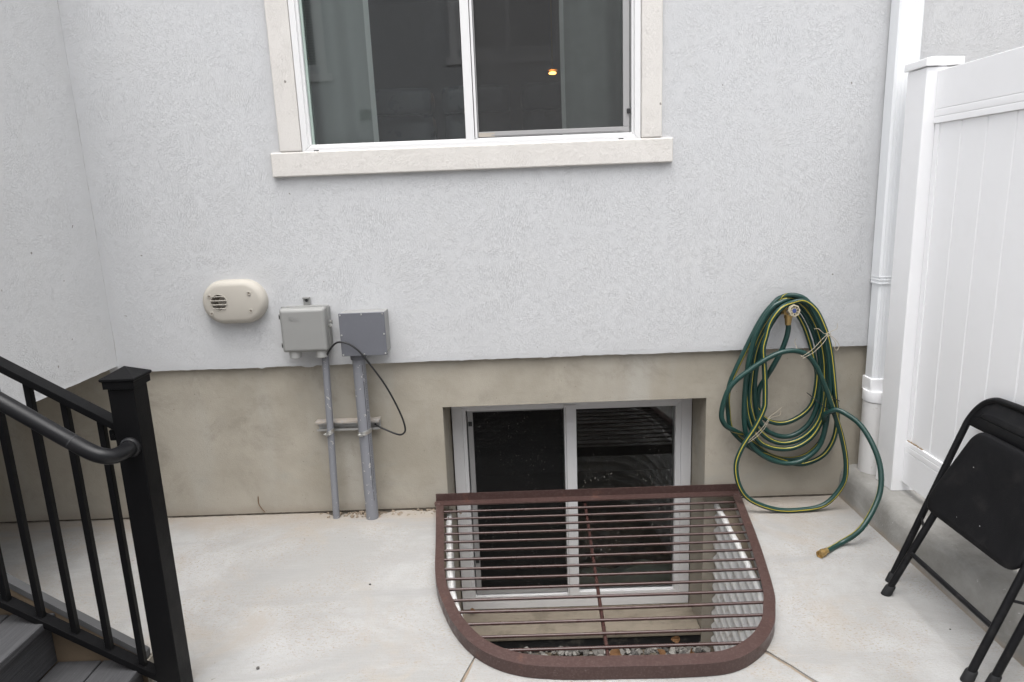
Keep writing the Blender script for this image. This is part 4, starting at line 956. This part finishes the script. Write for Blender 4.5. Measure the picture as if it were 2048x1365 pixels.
bt = MB(); bt.prism([(px0-.001, zb_(px0)-.027), (px0-.001, zb_(px0)), (XE, zb_(XE)), (XE, zb_(XE)-.027)], 'y', RYc-.020, RYc+.020); bt.build('bottom_rail', BLACK, rail, bevel=.003, seg=2)
bal = MB(); hb = .0095; L0 = zt_(0)-zb_(0)
bal.rings([[(-hb, -hb, -.004+hb*SLp), (hb, -hb, -.004-hb*SLp), (hb, hb, -.004-hb*SLp), (-hb, hb, -.004+hb*SLp)], [(-hb, -hb, L0+.004+hb*SLp), (hb, -hb, L0+.004-hb*SLp), (hb, hb, L0+.004-hb*SLp), (-hb, hb, L0+.004+hb*SLp)]])
bme = bal.mesh('baluster', BLACK, bevel=.0012, seg=1)
for i in range(14):
    x = -1.2545-.0995*i; add('baluster', bme, rail, (x, RYc, zb_(x)))
br = MB(); br.box(px0-.034, px0-.0015, RYc-.012, RYc+.012, zt_(px0)-.030, zt_(px0)+.004); br.build('rail_bracket', BLACK, rail, bevel=.004)
MB().lathe((px0-.018, RYc-.0122, zt_(px0)-.013), (0, -1, 0), [(0, .006), (.003, .005)], 10).build('bracket_bolt', BLACK, rail)
MB().box(XE-.08, XE+.0, RYc-.04, RYc+.04, .82, 1.98).build('post', BLACK, rail, bevel=.003)
hp = [(-2.55, -1.395, 1.845), (-1.9, -1.395, 1.370), (-1.436, -1.395, 1.0456), (-1.313, -1.395, .9585), (-1.245, -1.395, .911), (-1.205, -1.395, .886), (-1.178, -1.390, .874), (-1.163, -1.376, .868), (-1.157, -1.352, .866), (-1.156, -1.325, .866), (-1.156, -1.302, .866)]
MB().tube(catmull(hp, 6), .0225, 24).build('handrail', HANDRAIL, rail, sharp=60)
MB().lathe((-1.156, -1.3005, .866), (0, -1, 0), [(0, .031), (.006, .030), (.010, .025)], 24).build('handrail_flange', HANDRAIL, rail)
MB().tube([(-1.262, -1.395, .9231), (-1.2595, -1.395, .9213)], .0229, 24).build('handrail_joint', INK, rail)

# ================================================================== FOLDING CHAIR
chair = empty('folding_chair', (1.43, -1.05, 0), 'black folding chair, folded and leaning on the fence and kerb', 'chair')
def CX(z): return 1.430+.365*z
yl, yr, zt2 = -.760, -1.345, .765
P = [(CX(.03), yl, .03), (CX(.2), yl, .2), (CX(.4), yl, .4), (CX(.6), yl, .6), (CX(.67), yl-.004, .67), (CX(.725), yl-.03, .725), (CX(.757), yl-.075, .757), (CX(zt2), yl-.135, zt2), (CX(zt2), (yl+yr)/2, zt2+.004)]
P += [(p[0], yl+yr-p[1], p[2]) for p in reversed(P[:-1])]
MB().tube(catmull(P, 6), .0125, 14).build('back_frame', CHAIRM, chair, sharp=60)
def foot(x, y, dx, dy, r=.0165):
    m_ = MB(); ax = Vector((dx, dy, 1)).normalized(); rr_ = []
    for d_, rad in ((0, r), (.004, r*1.04), (.036, r*.98), (.040, r*.86)):
        ring_ = []
        for j in range(16):
            a = 2*math.pi*j/16; q = Vector((x, y, 0))+ax*d_+Vector((math.cos(a)*rad, math.sin(a)*rad, 0))
            ring_.append((q.x, q.y, max(.001, q.z)))
        rr_.append(ring_)
    m_.rings(rr_); m_.build('rubber_foot', RUBBER, chair)
for y in (yl, yr): foot(CX(0), y, .365, 0)
LXf = lambda z: 1.370+.42*z
la, lb = (-.846, -.075), (-1.322, .0)
for (yb, sy) in ((-.846, -.06), (-1.322, .06)):
    MB().tube([(LXf(z_), yb+sy*z_, z_) for z_ in (.03, .2, .34, .40)], .0125, 14).build('leg', CHAIRM, chair, sharp=60)
    foot(LXf(0), yb, .42, sy, .018)
MB().tube([(LXf(.176), -.846-.06*.176, .176), (LXf(.176), -1.322+.06*.176, .176)], .0095, 12).build('crossbar', CHAIRM, chair)
MB().tube([(CX(.40), yl, .40), (CX(.40)+.004, (yl+yr)/2, .40), (CX(.40), yr, .40)], .008, 10).build('hinge_bar', CHAIRM, chair)
MB().tube([(CX(.275), yl, .275), (LXf(.27), -.862, .27)], .005, 8).build('link_rod', CHAIRM, chair)
MB().tube([(CX(.275), yr, .275), (LXf(.27), -1.306, .27)], .005, 8).build('link_rod', CHAIRM, chair)
def rounded(corners, rad, n=7):
    out = []; L_ = len(corners)
    for i in range(L_):
        p = Vector(corners[i]); a = (Vector(corners[i-1])-p).normalized(); b_ = (Vector(corners[(i+1) % L_])-p).normalized(); r = rad[i] if isinstance(rad, (list, tuple)) else rad
        for k_ in range(n+1):
            u = k_/n; q = p+a*r*(1-u)**2+b_*r*u**2; out.append((q.x, q.y))
    return out
ym = (yl+yr)/2
so_ = rounded([(-.862, .662), (-.800, .342), (2*ym+.800, .342), (2*ym+.862, .662)], [.05, .075, .075, .05], 9)
def shrink(poly, k_): 
    cx_ = sum(p[0] for p in poly)/len(poly); cy_ = sum(p[1] for p in poly)/len(poly); out = []
    for x, y in poly:
        d = Vector((x-cx_, y-cy_)); l = d.length; d = d*(max(0, l-k_)/l); out.append((cx_+d.x, cy_+d.y))
    return out
SXf = lambda z: 1.358+.43*z
rr_ = []
for off, dx in ((.012, .012), (.003, .010), (0, .004), (.0, -.002), (.004, -.008), (.012, -.011), (.035, -.0115), (.10, -.009), (.20, -.006)):
    rr_.append([(SXf(z_)+dx, y_, z_) for y_, z_ in shrink(so_, off)])
MB().rings(rr_).build('seat', SEATM, chair, sharp=50)
bo = rounded([(yl-.010, .648), (2*ym-yl+.010, .648), (2*ym-yl+.010, .756), (yl-.010, .756)], [.012, .012, .085, .085], 9)
rr_ = []
def BX(y_, z_, dx): return CX(z_)+dx+.018*(1-((y_-ym)/.29)**2)*.5
for off, dx in ((.004, .005), (0, .002), (0, -.004), (.004, -.006), (.045, -.006), (.049, -.0095), (.056, -.0105)):
    rr_.append([(BX(y_, z_, dx), y_, z_) for y_, z_ in ((ym+(y_-ym)*(1-off/.29), .702+(z_-.702)*(1-off/.062)) for y_, z_ in bo)])
MB().rings(rr_).build('backrest', CHAIRM, chair, sharp=40)

for y_, z_ in ((-.985, .385), (-.972, .362), (-1.09, .405), (-.94, .55)):
    MB().lathe((SXf(z_)-.0098, y_, z_), (-1, 0, .4), [(0, .0015), (.0006, .0012)], 8).build('paint_fleck', WFRAME, chair)
